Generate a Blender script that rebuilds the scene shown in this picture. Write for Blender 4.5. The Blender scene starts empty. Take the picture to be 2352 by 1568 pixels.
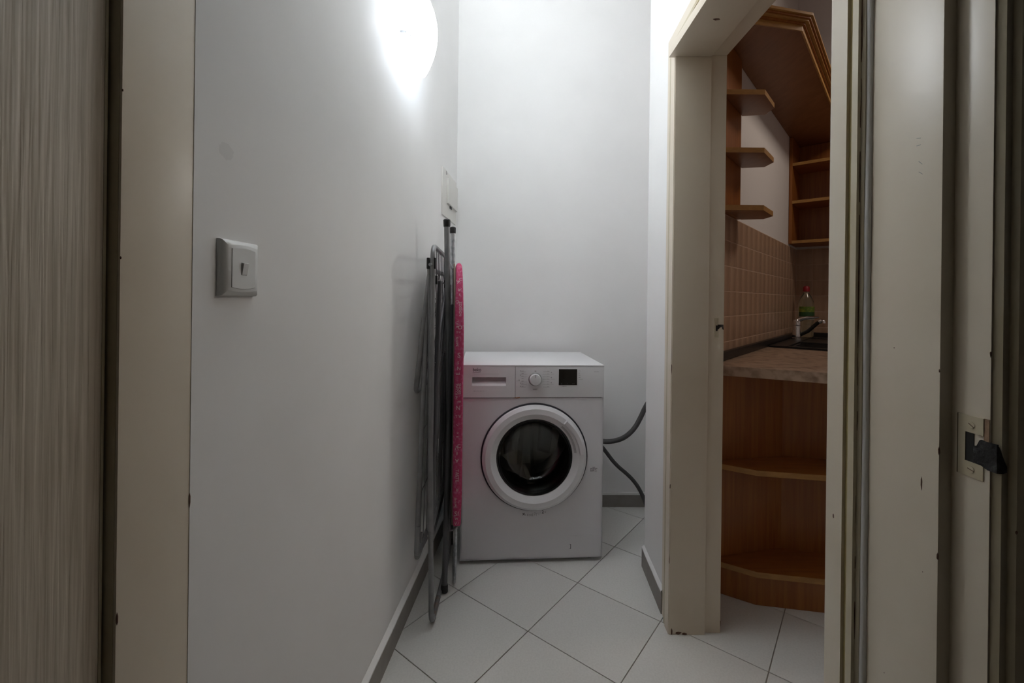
import bpy, bmesh, math, random
from mathutils import Vector, Matrix
random.seed(7)
S = bpy.context.scene
COL = S.collection
PI = math.pi
R = math.radians

# ------------------------------------------------------------------ camera
cam_d = bpy.data.cameras.new('camera')
cam = bpy.data.objects.new('camera', cam_d)
COL.objects.link(cam)
cam.matrix_world = Matrix.Translation((0, 0, 1.13)) @ Matrix.Rotation(PI / 2, 4, 'X') @ Matrix.Rotation(R(0.7), 4, 'Z')
cam_d.sensor_width = 36.0
cam_d.lens = 36.0 * 1020 / 2352
cam_d.shift_y = -100 / 2352
cam_d.clip_start = 0.01
S.camera = cam

# ------------------------------------------------------------------ world, light, exposure
W = bpy.data.worlds.new('world')
S.world = W
W.use_nodes = True
bg = W.node_tree.nodes['Background']
bg.inputs[0].default_value = (0.9, 0.95, 1.0, 1)
bg.inputs[1].default_value = 0.003
S.view_settings.view_transform = 'Standard'
S.view_settings.look = 'None'
S.view_settings.gamma = 1.0
S.view_settings.use_curve_mapping = False
S.view_settings.exposure = 0.25
S.cycles.max_bounces = 16
S.cycles.diffuse_bounces = 10

LAMP_EMIT = 12.0        # opal glass bowl of the wall lamp
BULB_W = 3.6           # bulb inside the wall lamp, spills out of the gap at the wall
UP_W = 10.0              # added unseen up-light, brightens the hall off the ceiling
ALCOVE_W = 0.22
KITCHEN_W = 4.2


def area(name, loc, target, size, power, color, spread=PI):
    d = bpy.data.lights.new(name, 'AREA')
    d.shape = 'SQUARE'
    d.size = size
    d.energy = power
    d.color = color
    d.spread = spread
    o = bpy.data.objects.new(name, d)
    COL.objects.link(o)
    o.location = loc
    o.rotation_euler = (Vector(target) - Vector(loc)).to_track_quat('-Z', 'Y').to_euler()
    return o


area('alcove_light', (0.80, 2.27, 1.75), (-0.3, 1.55, 1.1), 0.10, ALCOVE_W, (1.0, 0.97, 0.92), R(70))
area('kitchen_ceiling_light', (2.05, 1.65, 2.62), (1.4, 2.0, 1.2), 0.30, KITCHEN_W, (1.0, 0.85, 0.72))

# ------------------------------------------------------------------ materials


def mat(name, base, rough=0.5, metal=0.0, spec=0.5, noise=None, bump=None, emit=None, trans=0.0, grain=None, coat=0.0, objrand=0.0):
    """noise=(colour2, scale, low, high); bump=(scale, strength); grain=(colour2, axis scales, detail, bump)"""
    m = bpy.data.materials.new(name)
    m.use_nodes = True
    nt = m.node_tree
    b = nt.nodes['Principled BSDF']
    b.inputs['Base Color'].default_value = (*base, 1)
    b.inputs['Roughness'].default_value = rough
    b.inputs['Metallic'].default_value = metal
    b.inputs['Specular IOR Level'].default_value = spec
    b.inputs['Transmission Weight'].default_value = trans
    b.inputs['Coat Weight'].default_value = coat
    if emit:
        b.inputs['Emission Color'].default_value = (*emit[0], 1)
        b.inputs['Emission Strength'].default_value = emit[1]
    tc = nt.nodes.new('ShaderNodeTexCoord')
    col_out = None
    if noise:
        c2, sc, lo, hi = noise
        n = nt.nodes.new('ShaderNodeTexNoise')
        n.inputs['Scale'].default_value = sc
        n.inputs['Detail'].default_value = 6
        nt.links.new(tc.outputs['Object'], n.inputs['Vector'])
        r = nt.nodes.new('ShaderNodeValToRGB')
        r.color_ramp.elements[0].position = lo
        r.color_ramp.elements[0].color = (*base, 1)
        r.color_ramp.elements[1].position = hi
        r.color_ramp.elements[1].color = (*c2, 1)
        nt.links.new(n.outputs['Fac'], r.inputs['Fac'])
        col_out = r.outputs['Color']
    if grain:
        c2, scales, detail, bs = grain
        mp = nt.nodes.new('ShaderNodeMapping')
        mp.inputs['Scale'].default_value = scales
        nt.links.new(tc.outputs['Object'], mp.inputs['Vector'])
        n = nt.nodes.new('ShaderNodeTexNoise')
        n.inputs['Scale'].default_value = 1.0
        n.inputs['Detail'].default_value = detail
        n.inputs['Distortion'].default_value = 0.4
        nt.links.new(mp.outputs['Vector'], n.inputs['Vector'])
        r = nt.nodes.new('ShaderNodeValToRGB')
        r.color_ramp.elements[0].position = 0.35
        r.color_ramp.elements[0].color = (*base, 1)
        r.color_ramp.elements[1].position = 0.65
        r.color_ramp.elements[1].color = (*c2, 1)
        nt.links.new(n.outputs['Fac'], r.inputs['Fac'])
        col_out = r.outputs['Color']
        if bs:
            bp = nt.nodes.new('ShaderNodeBump')
            bp.inputs['Strength'].default_value = bs
            bp.inputs['Distance'].default_value = 0.002
            nt.links.new(n.outputs['Fac'], bp.inputs['Height'])
            nt.links.new(bp.outputs['Normal'], b.inputs['Normal'])
    if objrand and col_out:
        oi = nt.nodes.new('ShaderNodeObjectInfo')
        mr = nt.nodes.new('ShaderNodeMapRange')
        mr.inputs['To Min'].default_value = 1 - objrand
        mr.inputs['To Max'].default_value = 1 + objrand
        nt.links.new(oi.outputs['Random'], mr.inputs['Value'])
        hs = nt.nodes.new('ShaderNodeHueSaturation')
        nt.links.new(mr.outputs['Result'], hs.inputs['Value'])
        nt.links.new(col_out, hs.inputs['Color'])
        col_out = hs.outputs['Color']
    if col_out:
        nt.links.new(col_out, b.inputs['Base Color'])
    if bump:
        n2 = nt.nodes.new('ShaderNodeTexNoise')
        n2.inputs['Scale'].default_value = bump[0]
        n2.inputs['Detail'].default_value = 4
        nt.links.new(tc.outputs['Object'], n2.inputs['Vector'])
        bp = nt.nodes.new('ShaderNodeBump')
        bp.inputs['Strength'].default_value = bump[1]
        bp.inputs['Distance'].default_value = 0.003
        nt.links.new(n2.outputs['Fac'], bp.inputs['Height'])
        nt.links.new(bp.outputs['Normal'], b.inputs['Normal'])
    return m


M = {}
M['wall'] = mat('white_wall_paint', (0.85, 0.85, 0.845), 0.75, noise=((0.82, 0.82, 0.815), 2.5, 0.4, 0.65), bump=(60, 0.05))
M['kwall'] = mat('kitchen_wall_paint', (0.76, 0.73, 0.72), 0.8, bump=(60, 0.05))
M['cream'] = mat('cream_gloss_paint', (0.69, 0.615, 0.50), 0.30, noise=((0.65, 0.57, 0.45), 5, 0.45, 0.75), bump=(35, 0.05))
M['cream_worn_shade'] = mat('worn_and_shaded_cream', (0.56, 0.50, 0.37), 0.45, noise=((0.50, 0.42, 0.27), 8, 0.4, 0.7))  # worn parts, and shade of the hinge rebate put into the colour
M['groove'] = mat('yellowed_groove_paint', (0.52, 0.44, 0.22), 0.5, noise=((0.44, 0.35, 0.15), 12, 0.4, 0.7))
M['chip'] = mat('bare_wood_chip', (0.09, 0.035, 0.02), 0.8, noise=((0.16, 0.09, 0.06), 60, 0.4, 0.6))
M['gouge'] = mat('black_gouge', (0.012, 0.011, 0.011), 0.8, noise=((0.10, 0.095, 0.10), 70, 0.52, 0.7), bump=(120, 0.8))
M['leaf'] = mat('grained_door_leaf', (0.52, 0.46, 0.37), 0.42, grain=((0.40, 0.345, 0.265), (170, 170, 5), 2, 0.7))
M['tile'] = mat('floor_tile', (0.68, 0.675, 0.65), 0.30, noise=((0.63, 0.625, 0.60), 160, 0.4, 0.65), objrand=0.02)
M['grout'] = mat('floor_grout', (0.20, 0.165, 0.13), 0.9, noise=((0.34, 0.32, 0.29), 6, 0.35, 0.7))
M['base'] = mat('grey_baseboard', (0.27, 0.25, 0.23), 0.5, noise=((0.23, 0.21, 0.19), 14, 0.4, 0.7))
M['caulk'] = mat('white_caulk', (0.78, 0.77, 0.76), 0.7, bump=(80, 0.3))
M['white'] = mat('white_enamel', (0.73, 0.72, 0.75), 0.32, noise=((0.70, 0.69, 0.72), 3, 0.4, 0.7))
M['white_pl'] = mat('white_plastic', (0.74, 0.74, 0.76), 0.38)
M['grey_pl'] = mat('grey_plastic', (0.30, 0.30, 0.30), 0.45)
M['print'] = mat('grey_print', (0.40, 0.39, 0.41), 0.6)
M['dark_print'] = mat('dark_print', (0.07, 0.06, 0.07), 0.6)
M['display'] = mat('black_display', (0.006, 0.006, 0.006), 0.12)
M['dots'] = mat('display_dots', (0.12, 0.12, 0.12), 0.5)
M['gap'] = mat('dark_gap', (0.03, 0.03, 0.04), 0.6)
M['glass'] = mat('dark_door_glass', (0.50, 0.51, 0.51), 0.02, trans=1.0)
M['rubber'] = mat('dark_rubber', (0.015, 0.016, 0.018), 0.35)
M['drum'] = mat('drum_steel', (0.62, 0.59, 0.55), 0.32, metal=1.0)
M['rust'] = mat('rust_stain', (0.33, 0.11, 0.02), 0.9)
M['steel'] = mat('grey_painted_steel', (0.27, 0.27, 0.28), 0.42, metal=0.4, noise=((0.22, 0.22, 0.225), 25, 0.4, 0.7))
M['dsteel'] = mat('dark_steel', (0.13, 0.13, 0.14), 0.38, metal=0.5)
M['galv'] = mat('galvanised_steel', (0.50, 0.51, 0.53), 0.35, metal=0.9, noise=((0.35, 0.36, 0.38), 60, 0.45, 0.6))
M['wire'] = mat('grey_wire', (0.20, 0.20, 0.21), 0.4, metal=0.6)
M['rusty'] = mat('rusty_steel', (0.20, 0.15, 0.12), 0.7, noise=((0.16, 0.16, 0.16), 40, 0.4, 0.6))
M['black'] = mat('black_plastic', (0.012, 0.012, 0.012), 0.42)
M['pink'] = mat('pink_cover', (0.54, 0.055, 0.15), 0.85, noise=((0.62, 0.17, 0.31), 90, 0.48, 0.75), bump=(200, 0.4))
M['letter'] = mat('pale_print', (0.72, 0.50, 0.54), 0.85)
M['felt'] = mat('tan_felt', (0.22, 0.17, 0.13), 0.95)
M['hose'] = mat('grey_hose', (0.075, 0.072, 0.072), 0.55)
M['wood'] = mat('oak_veneer', (0.33, 0.118, 0.024), 0.38, grain=((0.25, 0.080, 0.016), (70, 70, 3), 4, 0.05))
M['woodh'] = mat('oak_veneer_flat', (0.33, 0.118, 0.024), 0.38, grain=((0.25, 0.080, 0.016), (6, 70, 70), 4, 0.05))
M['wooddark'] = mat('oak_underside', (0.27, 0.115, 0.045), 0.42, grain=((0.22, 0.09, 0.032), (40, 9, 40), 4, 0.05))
M['edge'] = mat('oak_edge', (0.44, 0.23, 0.065), 0.4, grain=((0.36, 0.18, 0.05), (25, 25, 60), 3, 0.0))
M['counter'] = mat('stone_laminate', (0.46, 0.33, 0.24), 0.34, noise=((0.20, 0.125, 0.08), 26, 0.45, 0.72))
M['sink'] = mat('black_composite', (0.012, 0.012, 0.014), 0.35)
M['chrome'] = mat('chrome', (0.80, 0.80, 0.82), 0.12, metal=1.0)
M['ktile'] = mat('beige_wall_tile', (0.50, 0.335, 0.23), 0.30, grain=((0.40, 0.26, 0.175), (26, 26, 2.5), 3, 0.0), objrand=0.05)
M['kgrout'] = mat('beige_grout', (0.62, 0.46, 0.36), 0.9)
M['bottle'] = mat('clear_bottle', (0.85, 0.92, 0.80), 0.05, trans=0.95)
M['label'] = mat('green_label', (0.13, 0.22, 0.03), 0.5, noise=((0.33, 0.37, 0.05), 24, 0.5, 0.56))
M['dlabel'] = mat('dark_green_label', (0.025, 0.09, 0.025), 0.5)
M['wlabel'] = mat('pale_label', (0.33, 0.34, 0.30), 0.5)
M['redcap'] = mat('red_cap', (0.30, 0.01, 0.02), 0.4)
M['lamp_glass'] = mat('opal_glass', (0.85, 0.86, 0.88), 0.2, emit=((0.92, 0.965, 1.0), LAMP_EMIT))
M['lamp_inner'] = mat('opal_glass_inside', (0.85, 0.86, 0.88), 0.3, emit=((0.92, 0.965, 1.0), LAMP_EMIT * 0.06))
M['lamp_plate'] = mat('lamp_plate', (0.50, 0.53, 0.56), 0.4)
M['clip'] = mat('steel_clip', (0.25, 0.25, 0.25), 0.35, metal=1.0)
M['fuse'] = mat('fuse_box_plastic', (0.70, 0.69, 0.655), 0.45)
M['switch'] = mat('switch_plastic', (0.70, 0.71, 0.70), 0.35)
M['smudge'] = mat('wall_smudge', (0.785, 0.785, 0.78), 0.8)
M['pipe'] = mat('pale_fitting', (0.45, 0.44, 0.40), 0.5)

# ------------------------------------------------------------------ mesh helpers


def box(bm, x0, x1, y0, y1, z0, z1):
    v = [bm.verts.new(p) for p in ((x0, y0, z0), (x1, y0, z0), (x1, y1, z0), (x0, y1, z0), (x0, y0, z1), (x1, y0, z1), (x1, y1, z1), (x0, y1, z1))]
    for f in ((3, 2, 1, 0), (4, 5, 6, 7), (0, 1, 5, 4), (1, 2, 6, 5), (2, 3, 7, 6), (3, 0, 4, 7)):
        bm.faces.new([v[i] for i in f])
    return v


def prism(bm, poly, z0, z1):
    """vertical prism over a plan polygon (counter-clockwise)"""
    a = sum(poly[i][0] * poly[(i + 1) % len(poly)][1] - poly[(i + 1) % len(poly)][0] * poly[i][1] for i in range(len(poly)))
    if a < 0:
        poly = poly[::-1]
    lo = [bm.verts.new((x, y, z0)) for x, y in poly]
    hi = [bm.verts.new((x, y, z1)) for x, y in poly]
    n = len(poly)
    bm.faces.new(lo[::-1])
    bm.faces.new(hi)
    for i in range(n):
        j = (i + 1) % n
        bm.faces.new((lo[i], lo[j], hi[j], hi[i]))


def rounded(pts, rad, seg=6, closed=False):
    """polyline with rounded corners"""
    P = [Vector(p) for p in pts]
    out = []
    n = len(P)
    for i, p in enumerate(P):
        if not closed and i in (0, n - 1):
            out.append(p)
            continue
        a = P[i - 1] - p
        b = P[(i + 1) % n] - p
        r = min(rad, a.length * 0.45, b.length * 0.45)
        s, e = p + a.normalized() * r, p + b.normalized() * r
        for k in range(seg + 1):
            t = k / seg
            out.append(s * (1 - t) ** 2 + p * 2 * t * (1 - t) + e * t ** 2)
    return out


def tube(bm, pts, r, n=10, closed=False, caps=True):
    P = [Vector(p) for p in pts]
    m = len(P)
    rings = []
    up = None
    for i, p in enumerate(P):
        if closed:
            t = P[(i + 1) % m] - P[i - 1]
        else:
            t = P[min(i + 1, m - 1)] - P[max(i - 1, 0)]
        t.normalize()
        if up is None:
            up = Vector((0, 0, 1)) if abs(t.z) < 0.9 else Vector((1, 0, 0))
        a = t.cross(up)
        if a.length < 1e-6:
            a = t.orthogonal()
        a.normalize()
        b = a.cross(t).normalized()
        up = b
        rr = r[i] if isinstance(r, (list, tuple)) else r
        rings.append([bm.verts.new(p + a * math.cos(2 * PI * k / n) * rr + b * math.sin(2 * PI * k / n) * rr) for k in range(n)])
    for i in range(m if closed else m - 1):
        A, B = rings[i], rings[(i + 1) % m]
        for k in range(n):
            f = bm.faces.new((A[k], A[(k + 1) % n], B[(k + 1) % n], B[k]))
            f.smooth = True
    if caps and not closed:
        bm.faces.new(rings[0][::-1])
        bm.faces.new(rings[-1])


def lathe(bm, prof, n=48, a0=0.0, a1=2 * PI, axis='Y', centre=(0, 0, 0), smooth=True):
    """profile (radius, along) turned around an axis through centre"""
    full = abs(a1 - a0 - 2 * PI) < 1e-6
    cnt = n if full else n + 1
    c = Vector(centre)
    rings = []
    for r, h in prof:
        ring = []
        for k in range(cnt):
            a = a0 + (a1 - a0) * k / n
            u, v = r * math.cos(a), r * math.sin(a)
            p = {'Y': (u, h, v), 'Z': (u, v, h), 'X': (h, u, v)}[axis]
            ring.append(bm.verts.new(c + Vector(p)))
        rings.append(ring)
    for i in range(len(rings) - 1):
        for k in range(n):
            k2 = (k + 1) % cnt
            f = bm.faces.new((rings[i][k], rings[i][k2], rings[i + 1][k2], rings[i + 1][k]))
            f.smooth = smooth
    return rings


def disc(bm, r, h, n=32, axis='Y', centre=(0, 0, 0)):
    c = Vector(centre)
    vs = []
    for k in range(n):
        a = 2 * PI * k / n
        u, v = r * math.cos(a), r * math.sin(a)
        vs.append(bm.verts.new(c + Vector({'Y': (u, h, v), 'Z': (u, v, h), 'X': (h, u, v)}[axis])))
    bm.faces.new(vs)


def mk(name, bm, m, parent=None, world=False, bevel=0.0, kind=None, smooth=False, norm=True, sharp=40):
    """link a bmesh as one object; world=True: coordinates are world ones even under a parent"""
    if parent is not None and world:
        bmesh.ops.transform(bm, matrix=WM[parent.name].inverted(), verts=bm.verts)
    bmesh.ops.remove_doubles(bm, verts=bm.verts, dist=1e-6)
    if bevel:
        ed = [e for e in bm.edges if len(e.link_faces) == 2 and e.calc_face_angle(0) > 0.5]
        bmesh.ops.bevel(bm, geom=ed, offset=bevel, segments=2, profile=0.7, affect='EDGES', clamp_overlap=True)
    if norm:
        bmesh.ops.recalc_face_normals(bm, faces=bm.faces)
    me = bpy.data.meshes.new(name)
    bm.to_mesh(me)
    bm.free()
    if smooth:
        for p in me.polygons:
            p.use_smooth = True
    me.set_sharp_from_angle(angle=R(sharp))
    me.materials.append(m)
    o = bpy.data.objects.new(name, me)
    COL.objects.link(o)
    if parent is not None:
        o.parent = parent
        WM[o.name] = WM[parent.name].copy()
    else:
        WM[o.name] = Matrix.Identity(4)
    if kind:
        o['kind'] = kind
    return o


WM = {}


def BM():
    return bmesh.new()


def thing(name, label, cat, mw=None, loc=None, rz=0.0, group=None):
    o = bpy.data.objects.new(name, None)
    COL.objects.link(o)
    o.empty_display_size = 0.1
    m = mw if mw is not None else Matrix.Translation(loc) @ Matrix.Rotation(rz, 4, 'Z')
    o.matrix_world = m
    WM[o.name] = m.copy()
    o['label'] = label
    o['category'] = cat
    if group:
        o['group'] = group
    return o


def struct(name, bm, m, parent=None, bevel=0.0, world=True):
    return mk(name, bm, m, parent, world=world if parent else False, bevel=bevel, kind=None if parent else 'structure')


def text_bm(s, size, bold=0.0, align='LEFT'):
    cu = bpy.data.curves.new('t', 'FONT')
    cu.body = s
    cu.size = size
    cu.offset = bold
    cu.align_x = align
    cu.resolution_u = 3
    ob = bpy.data.objects.new('t', cu)
    COL.objects.link(ob)
    dg = bpy.context.evaluated_depsgraph_get()
    me = bpy.data.meshes.new_from_object(ob.evaluated_get(dg))
    bm = bmesh.new()
    bm.from_mesh(me)
    bpy.data.objects.remove(ob)
    bpy.data.curves.remove(cu)
    bpy.data.meshes.remove(me)
    return bm


def frame(origin, xd, yd):
    """matrix with given x and y directions (z = x cross y)"""
    x = Vector(xd).normalized()
    y = Vector(yd)
    y = (y - x * y.dot(x)).normalized()
    z = x.cross(y)
    m = Matrix((x, y, z)).transposed().to_4x4()
    return Matrix.Translation(origin) @ m


# ------------------------------------------------------------------ setting
ZC = 3.35


def xl(y):
    return -0.372 + (y - 1.5) * 0.072        # face of the left wall


def xr(y):
    return 0.555 + (y - 1.5) * 0.05          # face of the right wall


D = Vector((0.66, 0.751))                    # along the slanted kitchen wall
D.normalize()
N = Vector((D.y, -D.x))                      # out of it, into the kitchen
K0 = Vector((0.875, 1.85))


def kp(t, d=0.0):
    p = K0 + D * t + N * d
    return (p.x, p.y)


# floor
bm = BM()
box(bm, -0.9, 3.2, -0.4, 3.6, -0.08, -0.0035)
floor = struct('floor', bm, M['grout'])
TS = 0.333
ta = R(51.5)
e1, e2 = Vector((math.cos(ta), math.sin(ta))), Vector((-math.sin(ta), math.cos(ta)))
h = TS / 2 - 0.0017
bm = BM()
prism(bm, [tuple((e1 * a + e2 * b)) for a, b in ((-h, -h), (h, -h), (h, h), (-h, h))], -0.008, 0.0)
tile0 = mk('tile', bm, M['tile'], floor, bevel=0.0008)
o0 = Vector((0.068, 1.508))
first = True
for i in range(-6, 13):
    for j in range(-12, 8):
        c = o0 + e1 * TS * (i + 0.5) + e2 * TS * (j + 0.5)
        in_hall = -0.55 < c.x < 1.2 and 0.45 < c.y < 2.65
        v2 = Vector((c.x - 0.875, c.y - 1.85))
        in_kitchen = 0.5 < c.x < 3.0 and c.y > 0.15 and -0.2 < v2.dot(N) and v2.dot(D) < 1.9
        if not (in_hall or in_kitchen):
            continue
        if first:
            t = tile0
            first = False
        else:
            t = tile0.copy()
            COL.objects.link(t)
            t.parent = floor
        t.location = (c.x, c.y, random.uniform(-0.0004, 0.0))

# ceiling
bm = BM()
box(bm, -0.9, 3.2, -0.4, 3.6, ZC, ZC + 0.08)
struct('ceiling', bm, M['wall'])

# left wall
bm = BM()
prism(bm, [(xl(0.606), 0.606), (xl(2.6), 2.6), (xl(2.6) - 0.12, 2.6), (xl(0.606) - 0.12, 0.606)], 0, ZC)
wall_left = struct('wall_left', bm, M['wall'])


def yb(x):
    return 2.425 + 0.02 * (x - 0.5)


bm = BM()
prism(bm, [(-0.5, yb(-0.5)), (1.25, yb(1.25)), (1.25, 2.55), (-0.5, 2.55)], 0, ZC)
struct('wall_back', bm, M['wall'])

# right wall: pier between kitchen doorway and alcove, lintel, near pier
YJ0, YJ1, ZJ = 0.706, 1.50, 1.953          # kitchen doorway
bm = BM()
prism(bm, [(xr(1.515), 1.515), (0.715, 1.515), (0.715, 1.672), (0.60, 1.885 + 0.0), (xr(1.885), 1.885)], 0, ZC)
prism(bm, [(xr(YJ0 - 0.015), YJ0 - 0.015), (0.715, YJ0 - 0.015), (0.715, 1.515), (xr(1.515), 1.515)], ZJ + 0.015, ZC)
prism(bm, [(xr(0.64), 0.64), (0.715, 0.64), (0.715, YJ0 - 0.015), (xr(YJ0 - 0.015), YJ0 - 0.015)], 0, ZC)
struct('wall_right', bm, M['wall'])

# slanted kitchen wall (its back closes the alcove)
bm = BM()
prism(bm, [(0.715, 1.668), kp(1.72), kp(1.72, -0.22), (0.576, 1.887)], 0, ZC)
wall_diag = struct('wall_diagonal', bm, M['kwall'])
TE = 1.67                                   # where the kitchen's end wall meets it
bm = BM()
prism(bm, [kp(TE, -0.03), kp(TE, 1.2), kp(TE + 0.1, 1.2), kp(TE + 0.1, -0.03)], 0, ZC)
wall_end = struct('wall_end', bm, M['kwall'])
bm = BM()
e = kp(TE, 1.2)
prism(bm, [e, (e[0], 0.3), (e[0] + 0.1, 0.3), (e[0] + 0.1, e[1])], 0, ZC)
prism(bm, [(0.715, 0.3), (0.715, 0.2), (e[0] + 0.1, 0.2), (e[0] + 0.1, 0.3)], 0, ZC)
struct('wall_far', bm, M['kwall'])
# wall with the doorway the camera looks through
bm = BM()
box(bm, 0.56, 0.715, 0.47, 0.64, 0, ZC)
box(bm, -0.75, -0.50, 0.47, 0.60, 0, ZC)
box(bm, -0.50, 0.56, 0.47, 0.60, 2.1, ZC)
struct('wall_front', bm, M['wall'])

# baseboards
def baseboard(name, f, y0, y1, sgn, th, top):
    b = BM()
    prism(b, [(f(y0), y0), (f(y1), y1), (f(y1) + sgn * th, y1), (f(y0) + sgn * th, y0)], 0, 0.078)
    o = struct(name, b, M['base'])
    b = BM()
    vs = []
    n = 14
    for k in range(n + 1):
        y = y0 + (y1 - y0) * k / n
        j = random.uniform(-0.0012, 0.0012)
        vs.append([b.verts.new(p) for p in ((f(y) + sgn * (th + 0.0006), y, 0.076 + j), (f(y) + sgn * (th + 0.0006), y, 0.0815 + j), (f(y) + sgn * 0.001, y, 0.090 + j), (f(y) + sgn * 0.001, y, 0.077))])
    for k in range(n):
        for q in range(4):
            b.faces.new((vs[k][q], vs[k][(q + 1) % 4], vs[k + 1][(q + 1) % 4], vs[k + 1][q]))
    mk('caulk_strip', b, M['caulk'], o, world=True)


baseboard('baseboard_left', xl, 0.62, 2.40, 1, 0.015, 0.08)
baseboard('baseboard_right', xr, 1.598, 1.884, -1, 0.011, 0.08)
b = BM()
prism(b, [(-0.28, yb(-0.28)), (1.05, yb(1.05)), (1.05, yb(1.05) - 0.012), (-0.28, yb(-0.28) - 0.012)], 0, 0.068)
o = struct('baseboard_back', b, M['base'])
b = BM()
prism(b, [(-0.28, yb(-0.28)), (1.05, yb(1.05)), (1.05, yb(1.05) - 0.0125), (-0.28, yb(-0.28) - 0.0125)], 0.066, 0.078)
mk('caulk_strip', b, M['caulk'], o, world=True, bevel=0.003)

# ------------------------------------------------------------------ kitchen doorway frame
b = BM()
JX = 0.550


def jambbox(bm, x0, x1, y0, y1, z0, z1):
    box(bm, x0, x1, y0, y1, z0, z1)


jambbox(b, xr(1.5) - 0.012, 0.665, YJ1, 1.53, 0, ZJ)                 # far jamb, main face
door_frame = struct('trim_1', b, M['cream'], bevel=0.002)
b = BM()
box(b, 0.664, 0.722, YJ1 + 0.011, 1.535, 0, ZJ + 0.011)
mk('rebate', b, M['cream'], door_frame, world=True, bevel=0.0015)
b = BM()
box(b, xr(1.1) - 0.012, 0.665, YJ0, YJ1 + 0.01, ZJ, ZJ + 0.03)
mk('head_jamb', b, M['cream'], door_frame, world=True, bevel=0.002)
b = BM()
box(b, 0.664, 0.722, YJ0 - 0.01, YJ1 + 0.02, ZJ + 0.011, ZJ + 0.035)
mk('head_rebate', b, M['cream'], door_frame, world=True, bevel=0.0015)
b = BM()
box(b, xr(0.70) - 0.010, 0.665, 0.68, YJ0, 0, ZJ)
mk('near_jamb', b, M['cream'], door_frame, world=True, bevel=0.002)
b = BM()
box(b, 0.664, 0.722, 0.675, YJ0 - 0.011, 0, ZJ + 0.011)
mk('near_rebate', b, M['cream'], door_frame, world=True, bevel=0.0015)


# casing around the doorway on the hall side: flat board, yellowed groove, bead
def casing_strip(name, m, w0, w1, p0, p1, near=True):
    """w: distance outwards from the opening edge, p: how proud of the wall; mitred, three sides"""
    bmx = BM()

    def pt(side, w, p, z):
        y = YJ1 + w if side == 0 else YJ0 - w
        return bmx.verts.new((xr(y) - p, y, z))
    for side in ((0, 1) if near else (0,)):
        lo = [pt(side, w, p, 0.0) for w, p in ((w0, 0.0), (w0, p0), (w1, p1), (w1, 0.0))]
        hi = [pt(side, w, p, ZJ + w) for w, p in ((w0, 0.0), (w0, p0), (w1, p1), (w1, 0.0))]
        for i in range(4):
            bmx.faces.new((lo[i], lo[(i + 1) % 4], hi[(i + 1) % 4], hi[i]))
        bmx.faces.new(lo)
    A = [pt(0, w, p, ZJ + w) for w, p in ((w0, 0.0), (w0, p0), (w1, p1), (w1, 0.0))]
    B = [pt(1, w, p, ZJ + w) for w, p in ((w0, 0.0), (w0, p0), (w1, p1), (w1, 0.0))]
    for i in range(4):
        bmx.faces.new((A[i], A[(i + 1) % 4], B[(i + 1) % 4], B[i]))
    return mk(name, bmx, m, door_frame, world=True)


casing_strip('casing', M['cream'], 0.0025, 0.040, 0.014, 0.015)
casing_strip('groove', M['groove'], 0.040, 0.047, 0.0105, 0.0105)
casing_strip('outer_bead', M['cream_worn_shade'], 0.048, 0.060, 0.013, 0.013)
casing_strip('outer_board', M['cream'], 0.060, 0.105, 0.009, 0.006, near=False)

# strike plate in the far jamb, broken out
b = BM()
yk = YJ1 + 0.0105
box(b, 0.694, 0.700, yk - 0.001, yk + 0.002, 1.045, 1.070)
box(b, 0.694, 0.7045, yk - 0.001, yk + 0.002, 1.004, 1.026)
box(b, 0.7005, 0.7045, yk - 0.001, yk + 0.002, 1.026, 1.070)
box(b, 0.6895, 0.694, yk - 0.001, yk + 0.002, 1.004, 1.070)
sp = mk('strike_plate', b, M['cream_worn_shade'], door_frame, world=True)
b = BM()
box(b, 0.694, 0.7005, yk - 0.0006, yk + 0.002, 1.026, 1.048)
prism_pts = [(0.7005, 1.048), (0.7195, 1.048), (0.7205, 1.030), (0.7170, 1.033), (0.7150, 1.041), (0.7080, 1.038), (0.7050, 1.034), (0.7005, 1.031)]
vs = [b.verts.new((x, yk - 0.0016, z)) for x, z in prism_pts]
vb = [b.verts.new((x, yk + 0.001, z)) for x, z in prism_pts]
b.faces.new(vs)
for i in range(len(vs)):
    b.faces.new((vs[i], vs[(i + 1) % len(vs)], vb[(i + 1) % len(vs)], vb[i]))
mk('latch_hole', b, M['gouge'], door_frame, world=True)


def chips(parent, m, lst):
    """small flakes of bare wood: (centre, half sizes)"""
    for (cx, cy, cz), (hx, hy, hz) in lst:
        bx = BM()
        bmesh.ops.create_icosphere(bx, subdivisions=1, radius=1.0)
        for v in bx.verts:
            v.co = Vector((cx + v.co.x * hx * random.uniform(0.6, 1.2), cy + v.co.y * hy * random.uniform(0.6, 1.2), cz + v.co.z * hz * random.uniform(0.6, 1.2)))
        mk('paint_chip', bx, m, parent, world=True)


chips(door_frame, M['chip'], [
    ((0.575, YJ1, 0.006), (0.012, 0.002, 0.006)), ((0.553, YJ1, 0.01), (0.004, 0.002, 0.012)),
    ((0.595, YJ1, 0.003), (0.01, 0.002, 0.004)), ((xr(1.5) - 0.013, YJ1 + 0.001, 0.9), (0.0015, 0.0015, 0.02)),
    ((xr(1.5) - 0.013, YJ1 + 0.001, 0.5), (0.0015, 0.0015, 0.012)), ((xr(1.5) - 0.013, YJ1 + 0.001, 0.25), (0.0015, 0.0015, 0.02)),
    ((0.59, 1.30, ZJ), (0.012, 0.006, 0.0012)), ((0.722, YJ1 + 0.012, 0.03), (0.002, 0.002, 0.02)),
    ((0.500, 0.685, 0.80), (0.001, 0.002, 0.006)), ((0.502, 0.683, 1.62), (0.001, 0.0015, 0.05)),
])

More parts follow.
